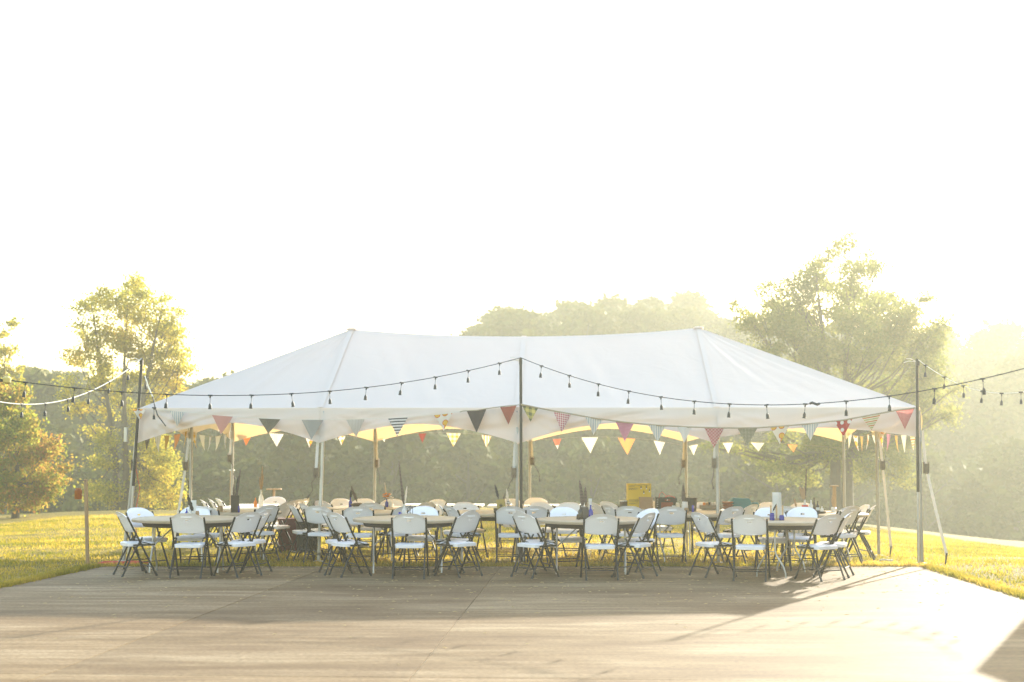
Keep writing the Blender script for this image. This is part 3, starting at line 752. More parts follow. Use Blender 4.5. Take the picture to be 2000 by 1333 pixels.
# ratchet straps on the legs
def rachet(a, b, out, h=1.45, foot=None, label="", dangle=True):
    top = T(a, b, EAVE - .35) + out * .04; mid = T(a, b, h) + out * .09
    root = thing("ratchet_strap", tuple(Vector((mid.x, mid.y, h))), 0, label, "strap", "ratchet straps tied to the tent legs")
    L = lambda p: p - mid
    def ribbon(pts, w=.022, nm="webbing", mat='strap'):
        mb = MB()
        for i in range(len(pts) - 1):
            p, q = pts[i], pts[i + 1]; t = (q - p).normalized(); s = t.cross(Vector((0, 1, 0)));
            if s.length < .1: s = t.cross(Vector((1, 0, 0)))
            s = s.normalized() * w; n = t.cross(s).normalized() * .003
            mb.add([L(p - s - n), L(p + s - n), L(q + s - n), L(q - s - n), L(p - s + n), L(p + s + n), L(q + s + n), L(q - s + n)],
                   [(0,3,2,1),(4,5,6,7),(0,1,5,4),(1,2,6,5),(2,3,7,6),(3,0,4,7)])
        return mb.build(nm, M[mat], root, smooth_=False)
    ribbon([top, mid])
    mb = MB(); mb.box((0, 0, -.02), (.05, .05, .15)); mb.tube([(-.035, 0, .04), (.035, 0, .04)], .018, 8); mb.tube([(-.035, 0, -.06), (.035, 0, -.06)], .014, 8)
    mb.box((.035, -.01, .0), (.008, .06, .17)); mb.box((-.035, -.01, .0), (.008, .06, .17)); mb.build("ratchet", M['rust'], root, smooth_=False)
    if foot is not None:
        z = gz(foot.x, foot.y); f_ = Vector((foot.x, foot.y, z + .14))
        ribbon([mid, mid.lerp(f_, .5) + Vector((0, 0, -.02)), f_], .022)
        mb = MB(); mb.tube([L(f_ + Vector((0, 0, .03))), L(Vector((foot.x - .04, foot.y, z - .12)))], [.016, .010], 8); mb.build("stake", M['blackpole'], root)
    if dangle:
        s_ = 1 if rnd.random() > .5 else -1
        mb = MB(); p = Vector((0, -.03, -.05)); pts = [p]
        for k in range(6): p = p + Vector((s_ * rnd.uniform(-.03, .05), rnd.uniform(-.02, .02), -.06)); pts.append(p)
        mb.tube(pts, [.006] * 6 + [.016], 6); mb.build("loose_end", M['darkwood'], root)
    return root
rachet(-3.05, 0, TW * -.6, 1.35, label="ratchet strap with dark loose end on the second front leg from the left")
rachet(0, 0, TW * -.6, 1.35, label="ratchet strap hanging on the centre front tent leg beside the black pole")
rachet(3.05, 0, TW * -.5, 1.5, label="ratchet strap on the fourth front leg of the tent, right of centre")
rachet(-3.05, B1, TW * .5, 1.4, label="sunlit ratchet strap on the second back leg from the left")
rachet(0, B1, TW * .6, 1.45, label="sunlit ratchet strap with curled tail on the centre back leg")
rachet(3.05, B1, TW * -.6, 1.4, label="sunlit ratchet strap bundled on the fourth back leg of the tent")
rachet(A0, B1, TW * -.6, 1.5, label="white tied strap on the back left corner leg")
rachet(A1, 0, TW * 1.0, 1.42, foot=T(A1 + .32, -.2), label="white guy strap with ratchet staked at the right front corner", dangle=False)
rachet(A1, 3.05, TW * 1.0, 1.42, foot=T(A1 + .2, 3.0), label="knotted white strap staked beside the right side middle leg", dangle=False)
rachet(A0, 0, TW * -.7, 1.45, foot=T(A0 - .30, .3), label="wide white strap leaning at the left front corner of the tent", dangle=False)
rachet(A0, 3.05, TW * -1.0, 1.40, foot=T(A0 - .25, 2.9), label="loose white strap at the left side middle leg")

# ------------------------------------------------------------------ light poles and string lights
def light_pole(bx, by, top, split, label, ties=True):
    z0 = gz(bx, by) - .05; b = Vector((bx, by, z0)); root = thing("light_pole", tuple(b), 0, label, "pole", None)
    L = lambda p: Vector(p) - b
    t = Vector(top); mb = MB()
    m_ = b.lerp(t, split)
    mb.tube([L(b), L(m_)], .020, 10); mb.build("lower_conduit", M['silver'], root)
    mb = MB(); mb.tube([L(b.lerp(t, split - .02)), L(t)], .023, 10); mb.build("upper_pipe", M['blackpole'], root)
    if ties:
        mb = MB()
        for d in (Vector((-.16, 0, .05)), Vector((-.20, 0, -.01))):
            p = t + Vector((0, 0, -.05)); mb.tube([L(p), L(p + d * .6 + Vector((0, 0, .02))), L(p + d)], .006, 6)
        mb.build("cable_tie", M['strap'], root)
        mb = MB(); mb.box(L(t + Vector((0, -.02, -.07))), (.05, .05, .07)); mb.build("clamp", M['blackpole'], root)
    return root
PC = P(1017, 699, 21.72); PR = P(1791, 701, 21.45); PL = P(277, 700, 22.0)
light_pole(PX(1017.5, 21.72), 21.72, PC, .04, "black light pole standing at the centre front leg of the tent")
light_pole(PX(1792, 21.45), 21.45, PR, .38, "straight light pole, black above silver, at the right front tent corner")
light_pole(PX(250, 22.0), 22.0, PL, .40, "leaning black and silver light pole at the left front tent corner")
light_pole(6.62, 14.2, Vector((6.57, 14.3, 3.02)), .4, "light pole off to the right of the slab holding the string lights")
light_pole(-6.52, 16.1, Vector((-6.4, 16.2, 3.15)), .4, "light pole off to the left of the slab holding the string lights")

sock_mb = MB()
sock_mb.tube([(-.03, 0, 0), (.03, 0, 0)], .011, 8); sock_mb.tube([(0, 0, 0), (0, 0, -.035)], .010, 8)
sock_mb.tube([(0, 0, -.03), (0, 0, -.115)], .0035, 6)
sock_mb.lathe([(.006, -.10), (.013, -.112), (.019, -.128), (.020, -.165), (.023, -.167), (.023, -.176), (.016, -.178)][::-1], (0, 0, 0), 12)
sock_me = sock_mb.mesh("lamp_socket", M['rubber'])
def string(P0, P1, sag, spacing, start, label, mat='rubber', rad=.006):
    n = 60; P0 = Vector(P0); P1 = Vector(P1); root = thing("string_lights", tuple(P0), 0, label, "string lights", "festoon light strings around the slab")
    def at(t): p = P0.lerp(P1, t); p.z -= sag * 4 * t * (1 - t); return p
    mb = MB(); mb.tube([at(i / n) - P0 for i in range(n + 1)], rad, 6); mb.build("cable", M[mat], root)
    Lg = sum((at((i + 1) / n) - at(i / n)).length for i in range(n)); s = start
    while s < Lg - .1:
        o = link("lamp_socket", sock_me, root, at(s / Lg) - P0)
        o.rotation_euler = (rnd.uniform(-.1, .1), rnd.uniform(-.12, .12), math.atan2(P1.y - P0.y, P1.x - P0.x)); s += spacing
    return at
atR = string(PC, (6.569, 14.307, 2.983), .767, .62, .48, "black string lights sagging from the centre pole to the right in front of the roof")
atL = string(PC, (-6.384, 16.23, 2.60), .41, .61, .42, "black string lights sagging from the centre pole to the left in front of the roof")
string(PL, (-7.45, 16.22, 3.11), .797, .55, .38, "string lights with cable coloured pale as if sunlit, running left from the leaning left pole", 'rope', .008)  # sunlight on this cable is put into its pale colour
string(PR, (8.42, 20.36, 3.07), .548, .30, .14, "pale string lights curving off to the right from the right pole", 'rope', .006)
mb = MB(); p = P(1604, 792, 17.8); q = atR(.575)
mb.tube([(-.07, 0, 0), (-.04, 0, .012), (.04, 0, -.012), (.07, 0, 0)], .016, 8)
o = mb.build("plug_joint", M['rubber'], loc=atR(.56)); o.rotation_euler = (0, .03, -.85); tag(o, "black plug joint taped into the right hand string lights", "plug")
# drop cable from the left pole to the valance
root = thing("drop_cable", tuple(PL), 0, "short cable dropping from the leaning left pole to the tent edge", "cable")
c1 = P(283, 735, 21.9); c2 = P(298, 775, 21.8); c3 = P(308, 812, 21.7); c4 = P(324, 833, 21.75)
mb = MB(); mb.tube([c1 - PL, P(290, 757, 21.85) - PL, c2 - PL], .011, 6); mb.build("upper_rope", M['rope'], root)
mb = MB(); mb.tube([c2 - PL, P(303, 797, 21.75) - PL, c3 - PL, c4 - PL], .009, 6); mb.build("lower_cable", M['rubber'], root)
for q in (P(285, 738, 21.9), P(301, 797, 21.75)): link("lamp_socket", sock_me, root, q - PL)
# flood lamp hung on the left string
q = P(8, 744, 16.6); root = thing("clip_lamp", tuple(q), .3, "small clip lamp with a yellowish shade on the string lights at the left edge", "lamp")
mb = MB(); mb.lathe([(.02, -.02), (.045, .0), (.05, .05), (.02, .075)], (.03, 0, -.02), 12); mb.build("shade", simple("yellow_shade", (.55, .45, .15), .5), root)
mb = MB(); mb.box((-.04, 0, 0), (.08, .03, .03)); mb.build("clip", M['rubber'], root)

# ------------------------------------------------------------------ bunting
def pennant(parent, org, pL, pR, drop, mat, label=None, bend=0.0, fold=.028):
    """triangle hung between pL and pR on the cord"""
    n = 9; mid = (pL + pR) / 2; d = (pR - pL); hw = d.length / 2; dn = d.normalized(); out = dn.cross(Vector((0, 0, 1))).normalized()
    pts = []; uv = []; sd_ = rnd.uniform(0, 9)
    for i in range(n):
        v = i / (n - 1)
        for j in range(n):
            u = j / (n - 1) * 2 - 1
            p = mid + dn * (u * hw * (1 - v)) + Vector((0, 0, -drop * v)) + dn * (bend + .012 * math.sin(sd_ * 5)) * v * v
            p = p + out * (fold * math.sin(u * 2.2 + sd_) * (1 - v) + .05 * v * v * math.sin(sd_ * 3))
            pts.append(p - org); uv.append((u * (1 - v) * .5 * (2 * hw / max(drop, .05)) * 1.0 + .5, 1 - v))
    me = grid_mesh("pennant", pts, n, n, PM[mat], uv)
    o = link("pennant", me, parent)
    if label: o["label"] = label
    return o
LBL = {'rings': "white pennant with orange rings", 'blue_v': "blue and white striped pennant", 'salmon': "salmon pink pennant", 'dark_dots': "dark pennant with tiny light dots",
 'grey': "plain grey pennant", 'beige_v': "beige pinstriped pennant", 'bw_h': "white pennant with black horizontal lines", 'charcoal': "charcoal pennant", 'rust': "rust red pennant",
 'olive_check': "olive and yellow checked pennant", 'red_gingham': "red gingham pennant", 'pink': "dusty pink pennant", 'white': "plain white pennant", 'red_plaid': "red diagonal plaid pennant",
 'olive_dots': "olive pennant with small dots", 'polka': "red pennant with big white dots", 'multi': "green and orange striped pennant", 'pinkred': "pinkish red pennant", 'orange': "bright orange pennant",
 'cream_v': "cream striped pennant", 'yellow_check': "yellow and white checked pennant", 'orange_v': "orange and white striped pennant", 'cream': "cream pennant", 'darkred': "dark red pennant",
 'peach': "peach orange pennant", 'redwhite': "white over red pennant", 'mustard': "mustard pennant"}
def bunting(cord_px, pens, Yf, label, cat="bunting", mat='tancord', r=.006, bands=True):
    org = P(cord_px[0][0], cord_px[0][1], Yf(cord_px[0][0]))
    root = thing("bunting", tuple(org), 0, label, cat, "fabric bunting strung along the tent edges")
    mb = MB(); mb.tube([P(x, y, Yf(x)) - org for x, y in cord_px], r, 6); mb.build("cord", M[mat], root)
    cxs = [c[0] for c in cord_px]; cys = [c[1] for c in cord_px]
    for (cx, hw, tip, mat_) in pens:
        ya, yb = np.interp(cx - hw, cxs, cys), np.interp(cx + hw, cxs, cys)
        a = P(cx - hw, ya + 1, Yf(cx - hw)); b = P(cx + hw, yb + 1, Yf(cx + hw))
        pt = P(cx, tip, Yf(cx)); pennant(root, org, a, b, (a.z + b.z) / 2 - pt.z, mat_, LBL[mat_])
    return root
Yfront = lambda x: 21.72 - (x - 1000) * .00034
bunting([(268, 798), (300, 800), (345, 803), (434, 812), (526, 818), (610, 820), (694, 819), (777, 816), (866, 809), (910, 802)],
        [(272, 12, 822, 'rings'), (346, 15, 833, 'blue_v'), (434, 20, 849, 'salmon'), (526, 21, 848, 'dark_dots'), (610, 21, 859, 'grey'), (694, 18, 855, 'beige_v'), (777, 19, 853, 'bw_h'), (866, 18, 842, 'rings')],
        Yfront, "thin cord of patterned pennants along the left half of the front tent edge", mat='rope', r=.003)
bunting([(898, 805), (905, 803), (931, 802), (960, 797), (993, 793), (1017, 791)], [(931, 19, 846, 'charcoal'), (993, 16, 830, 'rust')],
        Yfront, "short tan cord with a charcoal and a rust pennant left of the centre pole", r=.008)
rc = [(1017, 790), (1050, 797), (1098, 806), (1160, 817), (1220, 825), (1283, 831), (1337, 834), (1395, 836), (1440, 836.5), (1480, 836), (1523, 833), (1583, 828), (1647, 821), (1702, 811), (1750, 802), (1788, 797)]
bunting(rc, [(1035, 16, 824, 'olive_check'), (1098, 17, 846, 'red_gingham'), (1160, 17, 850, 'blue_v'), (1220, 18, 863, 'pink'), (1283, 17, 864, 'blue_v'), (1337, 14, 866, 'white'), (1395, 19, 876, 'red_plaid'),
             (1460, 19, 872, 'olive_dots'), (1523, 18, 868, 'rings'), (1583, 17, 861, 'blue_v'), (1647, 18, 854, 'polka'), (1702, 19, 841, 'multi'), (1768, 18, 839, 'pinkred')],
        lambda x: 21.60 - (x - 1000) * .00034, "thick tan cord of colourful pennants along the right half of the front tent edge", r=.013)
Yback = lambda x: 28.15 - (x - 1035) * .00043
bunting([(440, 846), (482, 845), (540, 846), (605, 853), (667, 851), (728, 858), (750, 852), (825, 846), (886, 845), (950, 850), (1030, 861), (1088, 857), (1152, 853), (1224, 855), (1288, 861), (1340, 872), (1354, 868), (1425, 864), (1480, 864), (1548, 868), (1638, 875)],
        [(482, 11, 871, 'orange'), (540, 14, 873, 'cream_v'), (605, 9, 875, 'rings'), (667, 8, 870, 'rings'), (750, 5, 864, 'cream'), (825, 8, 866, 'darkred'), (886, 14, 873, 'yellow_check'), (950, 10, 874, 'orange_v'),
         (1088, 8, 878, 'redwhite'), (1152, 16, 886, 'cream'), (1224, 17, 889, 'peach'), (1288, 11, 889, 'cream_v'), (1354, 9, 890, 'cream'), (1422, 10, 886, 'cream'), (1480, 13, 882, 'cream'), (1548, 10, 884, 'peach')],
        Yback, "bunting glowing in the sun along the back edge of the tent", mat='tancord', r=.003)
def side_bunting(a, seq, label):
    org = T(a, .2, 1.98); root = thing("bunting", tuple(org), 0, label, "bunting", "fabric bunting strung along the tent edges")
    def at(b): return T(a, b, 1.97 - .10 * math.sin(math.pi * ((b % 3.05) / 3.05)) + .04)
    bs = [.2 + k * .2 for k in range(29)]
    mb = MB(); mb.tube([at(b) - org for b in bs], .003, 5); mb.build("cord", M['tancord'], root)
    for k, mt in enumerate(seq):
        b = .55 + k * .56; pennant(root, org, at(b - .13), at(b + .13), .29, mt, LBL[mt])
side_bunting(A0 - .03, ['dark_dots', 'cream_v', 'mustard', 'peach', 'mustard', 'yellow_check', 'cream', 'beige_v', 'cream', 'blue_v'], "bunting seen edge on along the left end of the tent")
side_bunting(A1 + .03, ['multi', 'cream', 'mustard', 'pink', 'rings', 'cream_v', 'orange_v', 'mustard', 'rings', 'cream'], "bunting seen edge on along the right end of the tent")

# ------------------------------------------------------------------ chairs
def make_chair():
    root = thing("folding_chair", (0, 0, 0), 0, "x", "folding chair", "white folding chairs around the tables")
    def ty(z): return .205 - (z / .845) * .44            # the long side tubes lean back as they rise
    mb = MB()                                             # backrest: curved shell with a hand slot
    xsn = [-1, -.96, -.88, -.76, -.6, -.45, -.3, -.13, 0, .13, .3, .45, .6, .76, .88, .96, 1]
    zn = [0, .05, .2, .36, .50, .60, .675, .76, .86, .94, 1.0]
    H0, H1 = .585, .862
    def outline(s, q):
        # half width and height warp for rounded shoulders
        hwid = .222 + .012 * math.sin(math.pi * q) 
        x = s * hwid
        top = H1 - .085 * abs(s) ** 3.2
        bot = H0 + .022 * abs(s) ** 3.0 - .0
        return x, bot + (top - bot) * q
    nx, nz = len(xsn), len(zn)
    F, B = [], []
    for i, s in enumerate(xsn):
        for j, q in enumerate(zn):
            x, z = outline(s, q)
            bow = -.040 * (1 - s * s); y = ty(z) + bow + .012
            roll = -.022 * max(0, (q - .86) / .14) ** 2
            edge = .25 if (i in (0, nx - 1) or j in (0, nz - 1)) else 1
            F.append(Vector((x, y + .012 * edge + roll, z))); B.append(Vector((x, y - .012 * edge + roll, z)))
    L = len(F); fs = []
    hole = {(i, 5) for i in range(7, 9)}
    for i in range(nx - 1):
        for j in range(nz - 1):
            a, b, c, d = i*nz+j, (i+1)*nz+j, (i+1)*nz+j+1, i*nz+j+1
            if (i, j) in hole: continue
            fs.append((d, c, b, a)); fs.append((L+a, L+b, L+c, L+d))
    def wall(a, b): fs.append((a, b, L + b, L + a))
    for i in range(nx - 1): wall(i*nz, (i+1)*nz); wall((i+1)*nz+nz-1, i*nz+nz-1)
    for j in range(nz - 1): wall(j+1, j); wall((nx-1)*nz+j, (nx-1)*nz+j+1)
    for i in (7, 8): wall((i+1)*nz+5, i*nz+5); wall(i*nz+6, (i+1)*nz+6)
    wall(7*nz+5, 7*nz+6); wall(9*nz+6, 9*nz+5)
    mb.add(F + B, fs)
    # raised grip above the slot
    zt = H0 + (H1 - H0) * .80
    mb.box((0, ty(zt) - .040 - .002, zt), (.135, .012, .014))
    mb.build("backrest", M['plastic'], root, ang=50)
    mb = MB()                                             # seat: dished pan with turned-down lip
    n = 11; TT = []; BB = []
    for i in range(n):
        u = i / (n - 1) * 2 - 1
        for j in range(n):
            v = j / (n - 1) * 2 - 1
            k = 1 - .10 * abs(v) ** 4
            x = u * (.198 + .006 * v) * k; y = v * .205 * (1 - .06 * abs(u) ** 4) + .005
            edge = max(abs(u), abs(v))
            z = .455 - .012 * (1 - u * u) * (1 - v * v) - (.014 if edge > .99 else 0) - (.018 * max(0, (v - .7) / .3) ** 2)
            TT.append(Vector((x, y, z))); BB.append(Vector((x * .98, y * .98, z - (.056 if edge < .99 else .040))))
    L = len(TT); fs = []
    for i in range(n - 1):
        for j in range(n - 1):
            a, b, c, d = i*n+j, (i+1)*n+j, (i+1)*n+j+1, i*n+j+1
            fs.append((a, b, c, d)); fs.append((L+d, L+c, L+b, L+a))
    for i in range(n - 1):
        fs += [((i+1)*n, i*n, L+i*n, L+(i+1)*n), (i*n+n-1, (i+1)*n+n-1, L+(i+1)*n+n-1, L+i*n+n-1), (i, i+1, L+i+1, L+i), ((n-1)*n+i+1, (n-1)*n+i, L+(n-1)*n+i, L+(n-1)*n+i+1)]
    mb.add(TT + BB, fs); mb.build("seat", M['plastic'], root, ang=50)
    for s in (-1, 1):
        mb = MB(); mb.tube([(s*.226, ty(.80), .80), (s*.226, ty(.5), .5), (s*.228, ty(.25), .25), (s*.230, ty(0.01), .0)], .0135, 8)
        lg = mb.build("front_leg", M['bronze'], root)
        mb = MB(); mb.tube([(s*.230, ty(0) - .001, -.0), (s*.2295, ty(.035), .035)], .0165, 8); mb.build("foot_cap", M['rubber'], lg)
        mb = MB(); mb.tube([(s*.205, .005, .52), (s*.205, -.085, .36), (s*.206, -.17, .20), (s*.207, -.262, .0)], .0125, 8)
        lg = mb.build("rear_leg", M['bronze'], root)
        mb = MB(); mb.tube([(s*.207, -.263, 0), (s*.2065, -.246, .035)], .0155, 8); mb.build("foot_cap", M['rubber'], lg)
        mb = MB(); mb.tube([(s*.212, ty(.47), .47), (s*.212, .12, .425), (s*.212, .17, .43)], .006, 6); mb.box((s*.208, .03, .418), (.014, .30, .020))
        mb.build("side_bracket", M['bronze'], root)
    mb = MB(); mb.tube([(-.229, ty(.12), .12), (.229, ty(.12), .12)], .008, 6); mb.build("cross_bar", M['bronze'], root); mb = MB(); mb.tube([(-.206, -.205, .125), (.206, -.205, .125)], .008, 6)
    mb.build("cross_bar", M['bronze'], root)
    return root
chair0 = make_chair(); used = [False]
def chair(px, Y, h, label):
    X = PX(px, Y); z = 0.001 if (Y < 20.9 - .1) else gz(X, Y) + .012
    rz = -R(h) + rnd.uniform(-.03, .03)
    if not used[0]:
        used[0] = True; chair0.location = (X, Y, z); chair0.rotation_euler = (0, 0, rz); chair0["label"] = label; return chair0
    return dup(chair0, (X, Y, z), rz, label)
CH = [
 # first front table, at the left
 (268, 19.50, 60, "leftmost white chair on the slab, turned right toward the first front table"),
 (288, 20.40, 128, "white chair behind the leftmost chair, facing the camera side of the first front table"),
 (373, 19.22, 2, "white chair with its back to us at the middle of the first front table"),
 (463, 19.42, -50, "white chair angled left at the right side of the first front table"),
 (484, 19.90, -72, "white chair half hidden behind the angled chair right of the first front table"),
 (374, 20.85, 178, "white chair behind the first front table, only its top showing over the vase"),
 # second front table
 (682, 19.42, 50, "front of two overlapping white chairs left of the second front table"),
 (668, 19.86, 62, "rear of two overlapping white chairs left of the second front table"),
 (800, 19.15, 2, "white chair seen squarely from behind at the second front table"),
 (893, 19.42, -46, "front of two overlapping white chairs right of the second front table"),
 (886, 20.05, -66, "rear of two overlapping white chairs right of the second front table"),
 (822, 20.75, 182, "white chair on the far side of the second front table"),
 # third front table
 (1046, 19.25, 48, "white chair angled right, just right of the black centre pole"),
 (1050, 19.80, 72, "white chair tucked behind the one at the black centre pole"),
 (1170, 18.98, -4, "white chair seen from behind at the middle of the third front table"),
 (1235, 19.25, -58, "front of two white chairs right of the third front table"),
 (1243, 20.15, -122, "bluish white chair behind the right hand one at the third front table"),
 (1110, 20.45, 162, "white chair across the third front table, left of the tall feathers"),
 # fourth front table
 (1393, 19.35, 66, "white chair seen almost side on, left of the fourth front table"),
 (1465, 18.85, 14, "large white chair from behind at the left front of the fourth front table"),
 (1597, 18.90, -34, "large white chair from behind at the right front of the fourth front table"),
 (1622, 19.35, -68, "white chair pushed in behind the right front one at the fourth front table"),
 (1507, 20.30, 182, "white chair on the far side of the fourth front table"),
 (1560, 20.55, 205, "white chair on the far right side of the fourth front table"),
 # second row, left
 (408, 21.35, 10, "white chair just left of the round table holding the dark wooden vase"),
 (503, 22.0, -48, "beige looking chair with dark side tube right of the dark wooden vase table"),
 (598, 22.4, 68, "white chair in profile left of the second front tent leg"),
 (630, 21.75, 16, "white chair partly hidden by the second front tent leg"),
 (620, 22.9, 60, "greyish chair just behind the one at the second front tent leg"),
 (701, 21.3, 0, "white chair from behind between the second tent leg and the second front table"),
 (772, 21.75, -44, "white chair behind the second front table, left of its feathered vase"),
 (905, 21.6, 62, "white chair angled right behind the second front table's right chairs"),
 (890, 22.3, 84, "pale chair seen edge on, left of the star block table"),
 (916, 23.0, 158, "broad beige chair beyond the right end of the second front table"),
 (998, 21.35, 4, "white chair from behind, left of the black centre pole"),
 (1034, 21.5, -14, "white chair mostly hidden behind the black centre pole"),
 (1068, 23.3, 150, "cream chair behind the table right of the centre pole"),
 (1106, 22.9, 190, "orange tinted sunlit chair behind the third front table"),
 (1306, 21.3, -3, "white chair from behind below the black tote bag"),
 (1412, 21.3, -34, "white chair with slot seen behind the fourth front tent leg"),
 (1215, 21.9, 66, "white chair in profile left of the brown paper bag"),
 (1236, 21.6, 18, "white chair with slot under the yellow box"),
 (1549, 21.6, 38, "grey shaded chair with slot right of the tall white glass vase"),
 (1637, 21.25, -42, "front white chair at the right rear table under the tent"),
 (1640, 21.95, -28, "second white chair at the right rear table, just behind the front one"),
 (1674, 22.9, -74, "rightmost white chair under the tent, seen from the side"),
 (1661, 23.3, -98, "white chair just behind the rightmost chair under the tent"),
 # back rows
 (402, 25.2, 75, "first of the small sunlit chairs left of the dark wooden vase"),
 (421, 25.9, 72, "second of the small sunlit chairs left of the dark wooden vase"),
 (436, 26.5, 70, "third of the small sunlit chairs left of the dark wooden vase"),
 (449, 27.2, 65, "farthest of the small sunlit chairs left of the dark wooden vase"),
 (536, 24.3, -66, "nearest of four closely spaced chairs facing left beyond the first table"),
 (545, 25.0, -68, "second of four closely spaced chairs facing left beyond the first table"),
 (556, 25.7, -70, "third of four closely spaced chairs facing left beyond the first table"),
 (570, 26.5, -72, "last of four closely spaced chairs facing left beyond the first table"),
 (532, 27.6, 180, "beige chair at the far end of the long white table at left"),
 (647, 25.0, 42, "tan sunlit chair at the back, right of the second front leg"),
 (674, 25.7, 150, "bright white chair at the back beside the small blue bottle"),
 (706, 25.6, 180, "tan chair at the back behind the curled feather"),
 (727, 23.6, 4, "beige chair at the back, left of the orange and white flowers"),
 (761, 25.2, 184, "tan chair with slot below the orange and white flowers"),
 (812, 23.6, -48, "pale chair beside the small black lantern"),
 (836, 25.0, 214, "glowing cream chair turned left, right of the small black lantern"),
 (1000, 25.4, 170, "cream chair at the back just left of the centre pole"),
 (1046, 26.2, 182, "cream chair at the back just right of the centre pole"),
 (1180, 23.8, 58, "small tan chair with dark right side, between the feathers and the yellow box"),
 (1206, 24.2, 52, "small white chair left of the silver canister"),
 (1283, 24.2, 160, "white chair behind the black tote bag's table"),
 (1377, 23.9, 182, "beige chair top behind the table of the black bucket"),
 (1443, 23.2, -50, "small white chair in front of the teal box"),
 (1510, 24.6, 172, "cream chair at the back behind the tall white glass vase"),
 (1566, 24.6, 190, "sunlit cream chair at the back behind the red vase"),
]
for c in CH: chair(*c)

# ------------------------------------------------------------------ tables
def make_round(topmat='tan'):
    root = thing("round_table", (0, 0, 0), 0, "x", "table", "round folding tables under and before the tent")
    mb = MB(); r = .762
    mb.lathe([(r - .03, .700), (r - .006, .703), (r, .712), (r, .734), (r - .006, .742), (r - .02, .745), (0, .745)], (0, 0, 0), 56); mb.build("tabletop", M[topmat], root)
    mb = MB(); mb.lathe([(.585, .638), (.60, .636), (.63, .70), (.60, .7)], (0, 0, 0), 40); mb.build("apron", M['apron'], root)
    for s in (-1, 1):
        fr_ = MB()
        for q in (-1, 1):
            mb = MB(); mb.tube([(s*.47, q*.055, .64), (s*.47, q*.055, .36), (s*.47, q*.07, .30), (s*.47, q*.17, .14), (s*.47, q*.195, .06), (s*.47, q*.2, 0)], .0125, 8)
            mb.build("leg", M['silver'], root)
        mb = MB(); mb.tube([(s*.47, -.055, .34), (s*.47, .055, .34)], .009, 6); mb.tube([(s*.47, -.055, .62), (s*.47, .055, .62)], .012, 6)
        mb.tube([(s*.47, 0, .36), (s*.30, 0, .52), (s*.12, 0, .68)], .010, 6); mb.build("brace", M['silver'], root)
    return root
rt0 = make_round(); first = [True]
def round_table(px, Y, rz, label):
    X = PX(px, Y); z = 0.0 if Y < 20.8 else gz(X, Y) + .012
    if first[0]: first[0] = False; rt0.location = (X, Y, z); rt0.rotation_euler = (0, 0, rz); rt0["label"] = label; return rt0
    return dup(rt0, (X, Y, z), rz, label)
TB = {}
for k, px, Y, rz, lab in (
  ('T1', 365, 20.05, 0, "round table nearest the left end of the slab, with a white card and black feather"),
  ('T2', 795, 20.0, .1, "round front table with the clear feathered vase, second from the left"),
  ('T3', 1153, 19.8, -.05, "round front table with a tall bunch of barred feathers, third from the left"),
  ('T4', 1524, 19.6, 1.1, "round front table with purple jars and tall white glass vase, rightmost"),
  ('T5', 452, 22.3, .3, "round table with the dark wooden vase behind the first front table"),
  ('T6', 702, 22.2, .2, "round table behind the second front leg, beyond the second front table"),
  ('T7', 960, 22.1, .1, "round table with the star block, left of the centre pole"),
  ('T8', 1337, 22.0, .4, "round table under the tent below the black bucket, left of the fourth front leg"),
  ('T9', 1597, 22.0, .6, "round table at the right under the tent with a tray of bottles"),
  ('T10', 715, 24.6, .2, "far round table with small blue bottle and curled feather")):
    o = round_table(px, Y, rz, lab); TB[k] = Vector(o.location)
def make_long():
    root = thing("long_table", (0, 0, 0), 0, "x", "table", "long white folding tables at the back of the tent")
    mb = MB(); mb.box((0, 0, .722), (1.83, .76, .044)); o = mb.build("tabletop", M['whitetop'], root, smooth_=False)
    bv = o.modifiers.new("bevel", 'BEVEL'); bv.width = .012; bv.segments = 2
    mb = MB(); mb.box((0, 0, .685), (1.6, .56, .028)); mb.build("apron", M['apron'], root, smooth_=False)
    for sx in (-1, 1):
        for sy in (-1, 1):
            mb = MB(); mb.tube([(sx*.70, sy*.24, .67), (sx*.70, sy*.24, .35), (sx*.70, sy*.30, .06), (sx*.70, sy*.31, 0)], .0125, 8); mb.build("leg", M['silver'], root)
        mb = MB(); mb.tube([(sx*.70, -.24, .36), (sx*.70, .24, .36)], .009, 6); mb.build("cross_bar", M['silver'], root)
    return root
lt0 = make_long()
for i, (px, Y, rz, lab) in enumerate((
   (482, 25.6, R(88), "long white table running away from us beyond the dark wooden vase"),
   (846, 26.4, -R(2.5), "long white table at the back, left of the star block"),
   (1050, 26.2, -R(2.5), "long white table at the back behind the centre pole"),
   (1262, 24.1, -R(2.5), "long white table carrying the yellow box and the black tote bag"),
   (1460, 24.0, -R(2.5), "long white table carrying the teal box"))):
    X = PX(px, Y); loc = (X, Y, gz(X, Y) + .012)
    if i == 0: lt0.location = loc; lt0.rotation_euler = (0, 0, rz); lt0["label"] = lab; o = lt0
    else: o = dup(lt0, loc, rz, lab)
    TB['L%d' % i] = Vector(loc)
def on(k, px, dY=0.0, h=.746):
    t = TB[k]; Y = t.y + dY; return Vector((PX(px, Y), Y, t.z + h))

